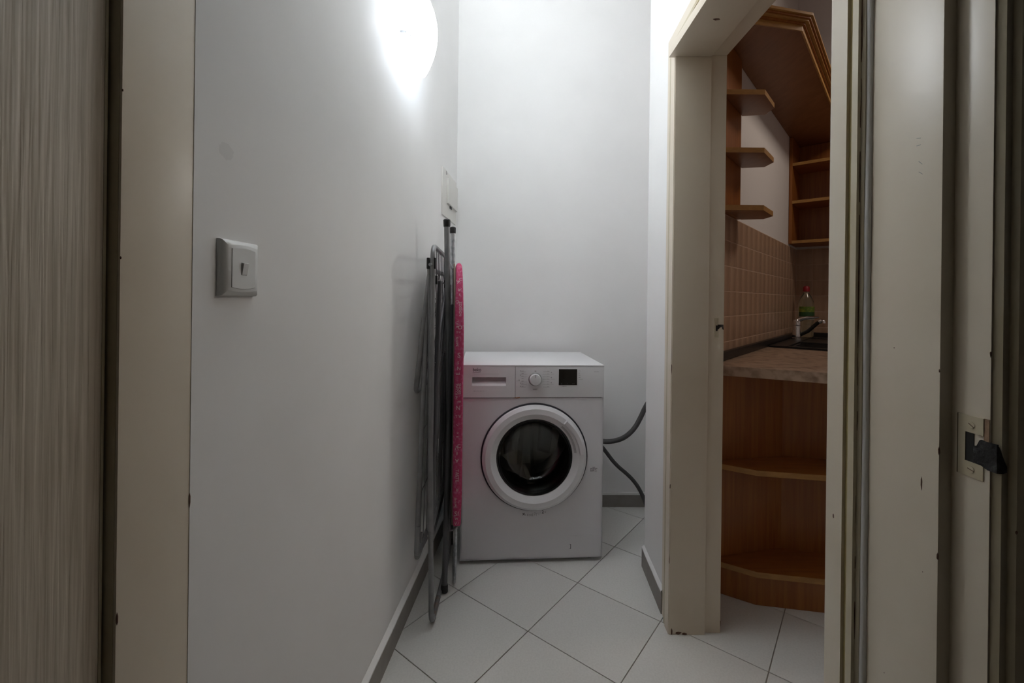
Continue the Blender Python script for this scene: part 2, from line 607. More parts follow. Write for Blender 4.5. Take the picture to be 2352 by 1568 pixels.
# ------------------------------------------------------------------ doorway the camera stands in
YL0, YL1 = 0.503, 0.606
b = BM()
prism(b, [(xl(YL1) - 0.0005, YL1 + 0.004), (xl(YL1) - 0.03, YL1 + 0.004), (xl(YL0) - 0.03, YL0), (xl(YL0) - 0.0005, YL0)], 0, 2.05)
lin_l = struct('trim_2', b, M['cream'], bevel=0.0003)
b = BM()
box(b, -0.54, xl(YL0) - 0.062, 0.462, YL0 + 0.004, 0, 2.06)
box(b, -0.54, xl(YL0) - 0.0035, YL0 - 0.0002, YL0 + 0.006, 0, 2.05)
box(b, xl(YL0) - 0.02, xl(YL0) - 0.0035, YL0 - 0.0005, YL0 + 0.006, 0, 2.05)
mk('hinge_rebate', b, M['cream_worn_shade'], lin_l, world=True)  # cream step whose shade is put into the darker colour
b = BM()
box(b, -0.53, 0.55, 0.503, 0.62, 2.05, 2.08)
mk('head_lining', b, M['cream'], lin_l, world=True)
chips(lin_l, M['chip'], [((xl(YL0), YL0 + 0.001, 0.76), (0.001, 0.0015, 0.008)), ((xl(YL0), YL0, 1.36), (0.001, 0.001, 0.002)),
                         ((xl(YL0), YL0, 1.17), (0.001, 0.001, 0.002)), ((xl(YL1), YL1, 0.85), (0.001, 0.0015, 0.012))])

RL0, RL1, RX = 0.525, 0.640, 0.507
b = BM()
prism(b, [(RX, RL0), (RX + 0.006, RL1), (0.57, RL1), (0.57, RL0)], 0, 2.05)
lin_r = struct('trim_3', b, M['cream'], bevel=0.0012)
b = BM()
box(b, RX + 0.015, 0.58, 0.483, RL0 + 0.002, 0, 2.065)
mk('latch_rebate', b, M['cream'], lin_r, world=True, bevel=0.001)
b = BM()
prism(b, [(RX + 0.0165, 0.484), (RX + 0.020, 0.476), (RX + 0.027, 0.476), (RX + 0.030, 0.470), (RX + 0.045, 0.466), (0.62, 0.466), (0.62, 0.485)], 0, 2.10)
mk('room_casing', b, M['cream_worn_shade'], lin_r, world=True)
# caulk bead where this lining meets the kitchen casing
b = BM()
n = 30
pts = [(RX + 0.0045 + random.uniform(-0.0004, 0.0004), RL1 - 0.001, 2.05 * k / n) for k in range(n + 1)]
tube(b, pts, [0.0045 + random.uniform(-0.0006, 0.0006) for _ in pts], 16)
mk('caulk_bead', b, M['caulk'], lin_r, world=True)
# crack line of old paint next to the bead
b = BM()
pts = [(RX - 0.0030 + random.uniform(-0.0004, 0.0004), RL1 + 0.0065 + random.uniform(-0.0008, 0.0008), 2.05 * k / 60) for k in range(61)]
tube(b, pts, [random.choice((0.0004, 0.0008, 0.0010, 0.0003)) for _ in pts], 5)
mk('paint_crack', b, M['chip'], lin_r, world=True)
b = BM()
prism(b, [(RX + 0.006, RL1), (RX - 0.001, RL1 + 0.0006), (RX - 0.003, RL1 + 0.0075), (0.53, RL1 + 0.0075), (0.53, RL1)], 0, 2.05)
mk('filler_strip', b, M['cream_worn_shade'], lin_r, world=True)

# strike plate on the latch rebate: plate with hole, two screws, gouged edge
XR = RX + 0.015
ZS0, ZS1 = 0.934, 1.003
b = BM()
ya, yb2 = 0.4850, 0.5165
box(b, XR - 0.0012, XR + 0.002, 0.5085, yb2, ZS0, ZS1)
box(b, XR - 0.0012, XR + 0.002, ya + 0.004, 0.5085, ZS0, 0.951)
box(b, XR - 0.0012, XR + 0.002, ya + 0.004, 0.5085, 0.984, ZS1)
spl = mk('strike_plate', b, M['cream_worn_shade'], lin_r, world=True)
b = BM()
box(b, XR - 0.0006, XR + 0.001, 0.4995, 0.5085, 0.951, 0.984)
mk('latch_hole', b, M['black'], lin_r, world=True)
b = BM()
box(b, XR - 0.0010, XR + 0.001, yb2, yb2 + 0.0014, ZS0, ZS1)
mk('plate_shadow_gap', b, mat('gap_brown', (0.10, 0.075, 0.045), 0.8), lin_r, world=True)
for zc, an in ((0.9925, 0.6), (0.9425, 0.25)):
    b = BM()
    lathe(b, [(0.0001, -0.0019), (0.0034, -0.0018), (0.0040, -0.0008)], 16, axis='X', centre=(XR, 0.5015, zc))
    sc = mk('screw', b, M['cream_worn_shade'], spl, world=True)
    b = BM()
    dy, dz = math.cos(an) * 0.0034, math.sin(an) * 0.0034
    tube(b, [(XR - 0.0019, 0.5015 - dy, zc - dz), (XR - 0.0019, 0.5015 + dy, zc + dz)], 0.0004, 6)
    mk('screw_slot', b, M['chip'], spl, world=True)
b = BM()
side_pts = [(0.4752, 0.9792), (0.4833, 0.9787), (0.4915, 0.9794), (0.4931, 0.9782), (0.4959, 0.9715), (0.4995, 0.9700), (0.4995, 0.9520), (0.4960, 0.9513), (0.4911, 0.9511), (0.4860, 0.9490), (0.4752, 0.9484)]
front_pts = [(0.5208, 0.9792), (0.5233, 0.9767), (0.5253, 0.9722), (0.5267, 0.9676), (0.5290, 0.9618), (0.5317, 0.9559), (0.5315, 0.9494), (0.5275, 0.9480), (0.5208, 0.9484)]
for pts_, fn in ((side_pts, lambda q_, dd: (XR - 0.0013 + dd, q_[0], q_[1])), (front_pts, lambda q_, dd: (q_[0], 0.4750 + dd, q_[1]))):
    va = [b.verts.new(fn(q_, 0.0)) for q_ in pts_]
    vb_ = [b.verts.new(fn(q_, 0.010 if pts_ is front_pts else 0.002)) for q_ in pts_]
    b.faces.new(va)
    for i in range(len(va)):
        k = (i + 1) % len(va)
        b.faces.new((va[i], va[k], vb_[k], vb_[i]))
mk('gouged_hole', b, M['gouge'], lin_r, world=True)
b = BM()
box(b, XR - 0.0005, XR + 0.001, 0.4836, 0.4890, 0.979, 1.0035)
mk('bare_wood_patch', b, mat('bare_wood', (0.33, 0.21, 0.13), 0.8, noise=((0.20, 0.12, 0.07), 120, 0.4, 0.7)), lin_r, world=True)
chips(lin_r, M['chip'], [((RX + 0.001, 0.548, 0.908), (0.0008, 0.0012, 0.009)), ((RX, RL0, 0.955), (0.0012, 0.0012, 0.006)),
                         ((RX, RL0, 0.83), (0.0012, 0.0012, 0.005)), ((RX + 0.0005, RL0 + 0.002, 0.60), (0.0008, 0.001, 0.012)),
                         ((RX + 0.0005, RL0 + 0.001, 1.05), (0.0008, 0.001, 0.003)), ((RX + 0.0015, 0.59, 1.07), (0.0005, 0.001, 0.001)),
                         ((RX + 0.0012, 0.545, 0.80), (0.0005, 0.0007, 0.001)), ((RX + 0.002, 0.600, 0.63), (0.0005, 0.0007, 0.001)),
                         ((XR, 0.4835, 1.075), (0.001, 0.001, 0.004)), ((RX + 0.03, 0.470, 0.888), (0.001, 0.001, 0.003))])
# scuffs on the lining
sc_m = mat('grey_scuff', (0.40, 0.38, 0.34), 0.5)
for y, z, L, a in ((0.558, 1.337, 0.006, 0.15), (0.558, 1.328, 0.006, 0.05), (0.555, 1.305, 0.005, 0.5), (0.5545, 1.292, 0.005, 0.4)):
    b = BM()
    x = RX + (y - RL0) * 0.0522 - 0.0001
    tube(b, [(x, y - L / 2, z - L * a), (x, y + L / 2, z + L * a)], 0.0004, 5)
    mk('scuff_mark', b, sc_m, lin_r, world=True)

# open door leaf at the left
ang = R(2.0)
dl = Matrix.Translation((xl(YL0) - 0.0148, 0.4995, 0.0)) @ Matrix.Rotation(-ang, 4, 'Z')
b = BM()
box(b, -0.04, 0.0, -0.82, 0.0, 0.008, 2.04)
bmesh.ops.transform(b, matrix=dl, verts=b.verts)
leaf = struct('door_1', b, M['leaf'], bevel=0.0012)
b = BM()
box(b, -0.041, 0.0006, -0.0025, 0.0008, 0.008, 2.04)
bmesh.ops.transform(b, matrix=dl, verts=b.verts)
mk('edge_band', b, M['cream_worn_shade'], leaf, world=True)

# ------------------------------------------------------------------ kitchen wall tiles
PX, PZ = 0.0935, 0.1065
ZT1 = 1.490
b = BM()
box(b, 0, PX - 0.0040, 0, 0.006, 0, PZ - 0.0040)
kt0 = mk('tile', b, M['ktile'], wall_diag, bevel=0.0008)
b = BM()
prism(b, [kp(-0.20), kp(TE), kp(TE, 0.0066), kp(-0.20, 0.0066)], 0.88, ZT1)
mk('grout_bed', b, M['kgrout'], wall_diag, world=True)
b = BM()
prism(b, [kp(TE, 0.0), kp(TE, 1.0), kp(TE - 0.0066, 1.0), kp(TE - 0.0066, 0.0)], 0.88, ZT1)
mk('grout_bed', b, M['kgrout'], wall_end, world=True)
ang_d = math.atan2(D.y, D.x)
first = True
for i in range(20):
    for j in range(6):
        if first:
            t, first = kt0, False
        else:
            t = kt0.copy()
            COL.objects.link(t)
            t.parent = wall_diag
        p = kp(-0.195 + i * PX, 0.0075)
        t.location = (p[0], p[1], ZT1 - (j + 1) * PZ + 0.001)
        t.rotation_euler = (0, 0, ang_d)
        t.location += Vector((N.x, N.y, 0)) * (-0.006)
        # the tile's local +Y points into the wall, so shift it out
        t.location += Vector((N.x, N.y, 0)) * 0.006
        t.rotation_euler = (0, 0, ang_d)
for i in range(10):
    for j in range(6):
        t = kt0.copy()
        COL.objects.link(t)
        t.parent = wall_end
        p = kp(TE - 0.0075, 0.010 + i * PX)
        t.location = (p[0], p[1], ZT1 - (j + 1) * PZ + 0.001)
        t.rotation_euler = (0, 0, math.atan2(N.y, N.x))

# ------------------------------------------------------------------ wall lamp
LY, LZ = 1.50, 2.035
wd = Vector((0.072, 1, 0)).normalized()
wn = Vector((1, -0.072, 0)).normalized()
# local x: out of the wall; y: along the wall (away from camera); z: up
lm = Matrix((wn, wd, Vector((0, 0, 1)))).transposed().to_4x4()
lm = Matrix.Translation((xl(LY), LY, LZ)) @ lm
lamp = thing('wall_lamp', 'round opal glass wall lamp glowing white high on the left wall', 'lamp', mw=lm)
b = BM()
prof = [(0.0001, 0.008), (0.106, 0.008), (0.108, 0.034), (0.1115, 0.034), (0.1135, 0.030), (0.1135, 0.004), (0.1165, 0.003), (0.1165, 0.0)]
lathe(b, prof, 56, axis='X')
mk('back_plate', b, M['lamp_plate'], lamp)
b = BM()
RB, OFF, DEP = 0.150, 0.046, 0.060
pr = []
for k in range(15):
    r_ = RB * (1 - (k / 14) ** 1.3)
    pr.append((max(r_, 0.0001), OFF + DEP * (1 - (r_ / RB) ** 2)))
pr2 = [(max(r_ - 0.002, 0.0001), hh - 0.004) for r_, hh in pr]
lathe(b, pr, 56, axis='X')
shade = mk('glass_shade', b, M['lamp_glass'], lamp)
b = BM()
lathe(b, [(RB, OFF)] + pr2, 56, axis='X')
mk('shade_lining', b, M['lamp_inner'], shade)
for an in (R(215), R(95), R(-25)):
    y, z = math.cos(an), math.sin(an)
    b = BM()
    tube(b, [(0.020, y * 0.112, z * 0.112), (0.020, y * 0.125, z * 0.125), (0.044, y * 0.147, z * 0.147)], 0.0028, 8)
    mk('shade_clip', b, M['clip'], lamp)
b = BM()
pts = []
for k in range(13):
    a = R(-95 + 190 * k / 12)
    pts.append((0.052 + 0.016 * math.cos(a), -0.127 - 0.003 * math.cos(a), -0.086 + 0.0165 * math.sin(a)))
tube(b, pts, 0.0011, 6)
mk('ring_clip', b, M['clip'], lamp)
ld = bpy.data.lights.new('bulb_light', 'POINT')
ld.energy = BULB_W
ld.shadow_soft_size = 0.022
ld.color = (0.90, 0.95, 1.0)
lo = bpy.data.objects.new('bulb_light', ld)
COL.objects.link(lo)
lo.location = lm @ Vector((0.058, -0.020, -0.01))

p = lm @ Vector((0.062, 0.0, 0.165))
area('added_up_light', p, p + Vector((0.05, 0, 1)), 0.09, UP_W, (0.92, 0.965, 1.0), R(50))  # added fill aimed at the ceiling, not an opening of the lamp

# ------------------------------------------------------------------ light switch
sm = Matrix((wd, Vector((0, 0, 1)), wn)).transposed().to_4x4()   # x along wall, y up, z out
sm = Matrix.Translation((xl(0.691), 0.691, 1.170)) @ sm
sw = thing('light_switch', 'white plastic light switch with a small rocker on the left wall', 'light switch', mw=sm)
b = BM()
lo_, hi_ = [], []
for (hx, hy, z, lst) in ((0.0415, 0.0435, 0.0, lo_), (0.0415, 0.0435, 0.004, hi_)):
    pass


def plate_ring(bm, hx, hy, z, bow, n=8):
    pts = []
    for k in range(n):
        u = -1 + 2 * k / (n - 1)
        pts.append((u * hx, -hy - bow * (1 - u * u), z))
    for k in range(n):
        u = 1 - 2 * k / (n - 1)
        pts.append((u * hx, hy + bow * (1 - u * u), z))
    return [bm.verts.new(p) for p in pts]


def plate(bm, rings):
    vs = [plate_ring(bm, *r) for r in rings]
    n = len(vs[0])
    for a, c in zip(vs, vs[1:]):
        for k in range(n):
            bm.faces.new((a[k], a[(k + 1) % n], c[(k + 1) % n], c[k]))
    bm.faces.new(vs[-1])


plate(b, [(0.0415, 0.0425, 0.0, 0.0), (0.0415, 0.0425, 0.005, 0.0), (0.0395, 0.0405, 0.0085, 0.0), (0.0335, 0.0335, 0.0125, 0.003), (0.033, 0.033, 0.0128, 0.003)])
mk('switch_plate', b, M['switch'], sw)
b = BM()
plate(b, [(0.0265, 0.0290, 0.0120, 0.0025), (0.0265, 0.0290, 0.0134, 0.0025), (0.0262, 0.0287, 0.0137, 0.0025)])
mk('switch_insert', b, M['switch'], sw)
b = BM()
plate(b, [(0.0268, 0.0293, 0.0128, 0.0025), (0.0268, 0.0293, 0.01292, 0.0025)])
mk('insert_seam', b, M['grey_pl'], sw)
b = BM()
box(b, -0.0064, 0.0064, -0.0101, 0.0095, 0.0130, 0.01385)
mk('rocker_seam', b, M['grey_pl'], sw)
b = BM()
v = [b.verts.new(p) for p in ((-0.006, -0.0095, 0.013), (0.006, -0.0095, 0.013), (0.006, 0.0095, 0.013), (-0.006, 0.0095, 0.013),
                              (-0.006, -0.0095, 0.0148), (0.006, -0.0095, 0.0148), (0.006, 0.0085, 0.0182), (-0.006, 0.0085, 0.0182))]
for f in ((3, 2, 1, 0), (4, 5, 6, 7), (0, 1, 5, 4), (1, 2, 6, 5), (2, 3, 7, 6), (3, 0, 4, 7)):
    b.faces.new([v[i] for i in f])
mk('rocker', b, M['switch'], sw, bevel=0.0008)

# ------------------------------------------------------------------ fuse box
fy = 2.05
fm = Matrix((wd, Vector((0, 0, 1)), wn)).transposed().to_4x4()
fm = Matrix.Translation((xl(fy), fy, 1.513)) @ fm
fb = thing('fuse_box', 'off-white flush fuse box on the left wall near the corner', 'fuse box', mw=fm)
b = BM()
box(b, 0, 0.315, 0, 0.222, 0, 0.007)
mk('frame', b, M['fuse'], fb, bevel=0.002)
b = BM()
box(b, 0.080, 0.302, 0.068, 0.190, 0.006, 0.018)
mk('cover', b, M['fuse'], fb, bevel=0.002)
b = BM()
box(b, 0.150, 0.185, 0.056, 0.068, 0.006, 0.012)
mk('latch', b, M['black'], fb, bevel=0.001)
b = BM()
for z in (0.202, 0.207, 0.211, 0.216):
    box(b, 0.064, 0.088 - abs(z - 0.208) * 1.2, z, z + 0.0022, 0.0072, 0.0076)
mk('label_print', b, M['dark_print'], fb)

# wall smudge (old stain on the paint)
b = BM()
vs = []
for k in range(20):
    a = 2 * PI * k / 20
    y = 0.667 + 0.017 * math.cos(a) * random.uniform(0.8, 1.1)
    vs.append(b.verts.new((xl(y) + 0.0004, y, 1.345 + 0.013 * math.sin(a) * random.uniform(0.8, 1.1))))
b.faces.new(vs)
mk('stain', b, M['smudge'], wall_left, world=True)

# ------------------------------------------------------------------ washing machine
wm = Matrix.Translation((-0.208, 1.873, 0)) @ Matrix.Rotation(R(4), 4, 'Z')
WW, WD = 0.611, 0.465
washer = thing('washing_machine', 'white front-loading washing machine with round dark glass door against the back wall', 'washing machine', mw=wm)
CX, CZ = 0.3125, 0.453
b = BM()
# cabinet shell with a round hole in the front
z0, z1 = 0.016, 0.838
f0 = 0.004
box(b, 0, WW, WD - 0.01, WD, z0, z1)
box(b, 0, 0.008, f0, WD - 0.01, z0, z1)
box(b, WW - 0.008, WW, f0, WD - 0.01, z0, z1)
box(b, 0.008, WW - 0.008, f0, WD - 0.01, z0, z0 + 0.008)
n = 64
cir, outr = [], []
zf = 0.704
for k in range(n):
    a = 2 * PI * k / n
    cx, sx = math.cos(a), math.sin(a)
    cir.append(b.verts.new((CX + 0.185 * cx, f0, CZ + 0.185 * sx)))
    hx = (WW - CX) if cx > 0 else CX
    hz = (zf - CZ) if sx > 0 else (CZ - z0)
    s = min(hx / max(abs(cx), 1e-6), hz / max(abs(sx), 1e-6))
    outr.append(b.verts.new((CX + s * cx, f0, CZ + s * sx)))
for k in range(n):
    b.faces.new((cir[k], cir[(k + 1) % n], outr[(k + 1) % n], outr[k]))
for cxy in ((WW, zf), (0, zf), (0, z0), (WW, z0)):
    best = sorted(range(n), key=lambda k: (outr[k].co.x - cxy[0]) ** 2 + (outr[k].co.z - cxy[1]) ** 2)[:4]
    pr_ = [(k, (k + 1) % n) for k in best if abs(outr[k].co.x - outr[(k + 1) % n].co.x) > 1e-5 and abs(outr[k].co.z - outr[(k + 1) % n].co.z) > 1e-5]
    if pr_:
        k1, k2 = pr_[0]
        b.faces.new((outr[k1], outr[k2], b.verts.new((cxy[0], f0, cxy[1]))))
mk('cabinet', b, M['white'], washer, norm=False)
b = BM()
box(b, -0.0005, WW + 0.0005, -0.0005, WD, 0.8385, 0.845)
mk('top_panel', b, M['white_pl'], washer, bevel=0.002)
# fascia right of the drawer
b = BM()
box(b, 0.2278, WW, 0.0, 0.02, 0.7065, 0.8380)
mk('control_panel', b, M['white_pl'], washer, bevel=0.0015)
# detergent drawer with grip recess
b = BM()
hx0, hx1, hz0, hz1 = 0.044, 0.187, 0.756, 0.793
box(b, 0.0, hx0, 0, 0.02, 0.7065, 0.8380)
box(b, hx1, 0.2262, 0, 0.02, 0.7065, 0.8380)
box(b, hx0, hx1, 0, 0.02, hz1, 0.8380)
box(b, hx0, hx1, 0, 0.02, 0.7065, hz0)
drawer = mk('detergent_drawer', b, M['white_pl'], washer)
b = BM()
q = [(0.0, hz0), (0.004, hz0 + 0.009), (0.0045, hz0 + 0.0095), (0.026, hz0 + 0.020), (0.030, hz1), (0.032, hz1), (0.032, hz0)]
A = [b.verts.new((hx0, y, z)) for y, z in q]
B_ = [b.verts.new((hx1, y, z)) for y, z in q]
for i in range(len(q)):
    j = (i + 1) % len(q)
    b.faces.new((A[i], A[j], B_[j], B_[i]))
mk('grip_recess', b, M['white_pl'], drawer)
b = BM()
box(b, 0.05, 0.158, -0.0002, 0.0008, 0.8066, 0.8073)
mk('drawer_line', b, M['print'], drawer)
# seams
b = BM()
box(b, 0.0, WW, 0.006, 0.02, 0.7035, 0.7068)
box(b, 0.2262, 0.2278, 0.006, 0.02, 0.7065, 0.8380)
mk('panel_seam', b, M['gap'], washer)
b = BM()
vs = [b.verts.new((x, -0.0004, z)) for x, z in ((0.215, 0.7050), (0.227, 0.7060), (0.246, 0.7085), (0.250, 0.7060), (0.243, 0.7040), (0.235, 0.7030), (0.226, 0.7040))]
b.faces.new(vs)
mk('rust_mark', b, M['rust'], washer)
# knob
b = BM()
kx, kz = 0.3114, 0.7845
lathe(b, [(0.0285, 0.0), (0.0285, -0.002), (0.0262, -0.005), (0.0245, -0.006)], 40, centre=(kx, 0, kz))
knob = mk('program_dial', b, M['grey_pl'], washer)
b = BM()
lathe(b, [(0.0245, -0.002), (0.0238, -0.018), (0.0222, -0.021), (0.0001, -0.0215)], 40, centre=(kx, 0, kz))
mk('dial_cap', b, M['white_pl'], knob)
b = BM()
box(b, kx - 0.0007, kx + 0.0007, -0.0222, -0.0210, kz + 0.009, kz + 0.022)
mk('dial_pointer', b, M['dark_print'], knob)
# printing round the dial
b = BM()


def dash(x0_, x1_, z, hgt=0.0009):
    box(b, x0_, x1_, -0.0004, 0.0004, z - hgt / 2, z + hgt / 2)


rows = (0.8165, 0.8060, 0.7950, 0.7840, 0.7735, 0.7625, 0.7515)
for i, z in enumerate(rows):
    if i != 3:
        dash(0.250, 0.2715 if i in (0, 6) else 0.277, z)
    dash(0.346 if i in (0, 6) else 0.3435, 0.368, z)
    for k in range(3):
        dash(0.3650 + k * 0.003, 0.3672 + k * 0.003, z + 0.0018 - 0.001 * k, 0.0016)
    dash(0.2535, 0.262, z + 0.003, 0.0016)
for z in (0.812, 0.790, 0.768):
    dash(0.378, 0.390 + random.uniform(0, 0.006), z - 0.005)
    dash(0.3795, 0.3835, z + 0.002, 0.004)
for z in (0.820, 0.802, 0.7675, 0.7545):
    dash(0.2485, 0.2515, z, 0.0045)
dash(0.231, 0.246, 0.777)
dash(0.240, 0.2455, 0.781, 0.003)
dash(0.309, 0.316, 0.819, 0.004)
dash(0.302, 0.322, 0.7425, 0.002)
dash(0.304, 0.318, 0.7390, 0.0014)
for z, L in ((0.8200, 0.0085), (0.8105, 0.006), (0.8020, 0.0085), (0.7930, 0.0085), (0.7845, 0.019)):
    dash(0.499, 0.499 + L, z, 0.0022 if L < 0.01 else 0.0012)
dash(0.426, 0.448, 0.7535, 0.0010)
dash(0.433, 0.438, 0.7535, 0.0024)
dash(0.567, 0.588, 0.8165, 0.0010)
for k, (a_, c_) in enumerate(((0.0474, 0.0490), (0.0510, 0.0580), (0.0590, 0.0740), (0.0755, 0.0850), (0.0890, 0.0925), (0.0940, 0.0955), (0.0985, 0.1000), (0.1025, 0.1040))):
    dash(a_, c_, 0.7350, 0.0022 if k in (1, 4) else 0.0012)
mk('panel_print', b, M['print'], washer, kind='stuff')
# brand lettering
b = text_bm('beko', 0.0195, 0.0002)
xs = [v.co.x for v in b.verts]
sx = 0.0352 / (max(xs) - min(xs))
x_min = min(xs)
for v in b.verts:
    v.co = Vector((0.0462 + (v.co.x - x_min) * sx, -0.0005, 0.8185 + v.co.y * 1.05))
vs = [b.verts.new((x, -0.0005, z)) for x, z in ((0.0455, 0.8112), (0.0455, 0.8126), (0.060, 0.8142), (0.0800, 0.8163), (0.0795, 0.8148), (0.060, 0.8128))]
b.faces.new(vs)
mk('brand_logo', b, M['dark_print'], washer)
# display
b = BM()
box(b, 0.4115, 0.4940, -0.0012, 0.001, 0.7575, 0.8293)
disp = mk('display_frame', b, M['white_pl'], washer, bevel=0.0005)
b = BM()
box(b, 0.4132, 0.4924, -0.0016, 0.0005, 0.7594, 0.8276)
mk('display', b, M['display'], disp)
b = BM()
for x, z, s in ((0.4355, 0.7835, 0.0016), (0.4255, 0.7650, 0.0015), (0.4500, 0.7655, 0.0010), (0.4735, 0.7655, 0.0015), (0.4795, 0.7660, 0.0016)):
    box(b, x - s, x + s, -0.0020, -0.0014, z - s, z + s)
mk('display_symbols', b, M['dots'], disp, kind='stuff')
# door
C = (CX, f0, CZ)
b = BM()
lathe(b, [(0.222, 0.0), (0.2300, 0.0), (0.2300, -0.003), (0.222, -0.006)], 72, centre=C)
mk('door_seam_shade', b, M['gap'], washer)  # seam ring, its dark colour stands in for shadow in the door gap
b = BM()
prof = [(0.219, 0.002), (0.2235, -0.006), (0.2218, -0.018), (0.2095, -0.0285), (0.1880, -0.0300), (0.1632, -0.0130), (0.1630, -0.002)]
lathe(b, prof, 84, centre=C)
door = mk('door', b, M['white_pl'], washer, sharp=11)
b = BM()
a0, a1 = R(6), R(51)
pr = [(0.2160, -0.0245), (0.2130, -0.0400), (0.2080, -0.0455), (0.1960, -0.0455), (0.1915, -0.0430), (0.1915, -0.0270)]
rg = lathe(b, pr, 22, a0, a1, centre=C)
b.faces.new([r_[0] for r_ in rg])
b.faces.new([r_[-1] for r_ in rg][::-1])
mk('door_handle', b, M['white_pl'], door)
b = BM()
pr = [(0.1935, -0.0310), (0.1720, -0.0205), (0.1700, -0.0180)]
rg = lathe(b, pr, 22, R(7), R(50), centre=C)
mk('grip_hollow', b, mat('grip_shade_plastic', (0.46, 0.46, 0.48), 0.45), door)  # shade of the hollow put into a darker plastic colour
b = BM()
lathe(b, [(0.1640, -0.008), (0.1610, -0.011), (0.1560, -0.009), (0.1535, -0.002), (0.1535, 0.012)], 72, centre=C)
mk('inner_rim', b, M['rubber'], door)
b = BM()
go = [(0.1530, -0.012), (0.148, 0.03), (0.138, 0.065), (0.118, 0.085), (0.08, 0.095), (0.04, 0.098), (0.0001, 0.099)]
gi = [(max(r_ - 0.004, 0.0001), y - 0.004) for r_, y in go[::-1]]
lathe(b, go + gi + [go[0]], 64, centre=C)
mk('door_glass', b, M['glass'], door)
# drum behind the glass
b = BM()
lathe(b, [(0.186, 0.006), (0.180, 0.05), (0.165, 0.075), (0.215, 0.10), (0.225, 0.12), (0.225, 0.36), (0.19, 0.385), (0.12, 0.375), (0.0001, 0.372)], 64, centre=C)
drum = mk('drum', b, M['drum'], washer)
b = BM()
lathe(b, [(0.186, 0.004), (0.183, 0.045), (0.160, 0.070), (0.156, 0.09), (0.170, 0.105)], 64, centre=C)
mk('door_seal', b, M['rubber'], washer)
for pts_lo, pts_hi in (
        (((-0.030, 0.075), (0.030, 0.075), (0.046, -0.175), (-0.046, -0.175)), ((-0.014, 0.060), (0.014, 0.060), (0.024, -0.160), (-0.024, -0.160))),
        (((-0.16, 0.11), (-0.075, 0.10), (-0.060, -0.10), (-0.13, -0.12)), ((-0.150, 0.095), (-0.085, 0.085), (-0.072, -0.085), (-0.122, -0.10))),
        (((0.075, 0.10), (0.16, 0.11), (0.13, -0.12), (0.060, -0.10)), ((0.085, 0.085), (0.150, 0.095), (0.122, -0.10), (0.072, -0.085)))):
    b = BM()
    dep = 0.335 if pts_lo[0][1] < 0.09 else 0.362
    lo4 = [b.verts.new((CX + x, 0.3745, CZ + z)) for x, z in pts_lo]
    hi4 = [b.verts.new((CX + x, dep, CZ + z)) for x, z in pts_hi]
    for i in range(4):
        b.faces.new((lo4[i], lo4[(i + 1) % 4], hi4[(i + 1) % 4], hi4[i]))
    b.faces.new(hi4)
    mk('drum_rib', b, M['drum'], drum, bevel=0.006)
b = BM()
v = [b.verts.new(p) for p in ((CX - 0.035, 0.12, CZ - 0.222), (CX + 0.035, 0.12, CZ - 0.222), (CX + 0.035, 0.36, CZ - 0.222), (CX - 0.035, 0.36, CZ - 0.222),
                              (CX - 0.016, 0.13, CZ - 0.165), (CX + 0.016, 0.13, CZ - 0.165), (CX + 0.020, 0.35, CZ - 0.150), (CX - 0.020, 0.35, CZ - 0.150))]
for f in ((3, 2, 1, 0), (4, 5, 6, 7), (0, 1, 5, 4), (1, 2, 6, 5), (2, 3, 7, 6), (3, 0, 4, 7)):
    b.faces.new([v[i] for i in f])
mk('drum_paddle', b, M['drum'], washer, bevel=0.008)
# filter flap
b = BM()
box(b, 0.4675, 0.5765, f0 - 0.0003, f0 + 0.001, 0.0200, 0.1118)
flap = mk('flap_seam', b, mat('flap_seam_grey', (0.60, 0.60, 0.62), 0.4), washer)
b = BM()
box(b, 0.4682, 0.5758, f0 - 0.0011, f0 + 0.001, 0.0207, 0.1111)
flap = mk('filter_flap', b, M['white'], washer)
b = BM()
box(b, 0.4700, 0.4758, f0 - 0.0016, f0, 0.0555, 0.0752)
mk('flap_notch', b, M['gap'], flap, bevel=0.0006)
b = BM()
box(b, 0.4700, 0.4732, f0 - 0.0020, f0, 0.0575, 0.0735)
mk('flap_tab', b, M['white_pl'], flap)
# printed notice near the right edge
b = BM()
for z, segs in ((0.4035, ((0.5645, 0.5660), (0.5670, 0.5770))), (0.3990, ((0.5560, 0.5650), (0.5660, 0.5755), (0.5765, 0.5800), (0.5812, 0.5868))),
                (0.3950, ((0.5560, 0.5600), (0.5618, 0.5670), (0.5685, 0.5740), (0.5755, 0.5825))), (0.3912, ((0.5560, 0.5620), (0.5640, 0.5740))),
                (0.3872, ((0.5560, 0.5685), (0.5690, 0.5715), (0.5750, 0.5850)))):
    for a_, c_ in segs:
        box(b, a_, c_, f0 - 0.0005, f0 + 0.0003, z - 0.0009, z + 0.0009)
mk('printed_notice', b, mat('notice_ink', (0.15, 0.14, 0.15), 0.6), washer, kind='stuff')
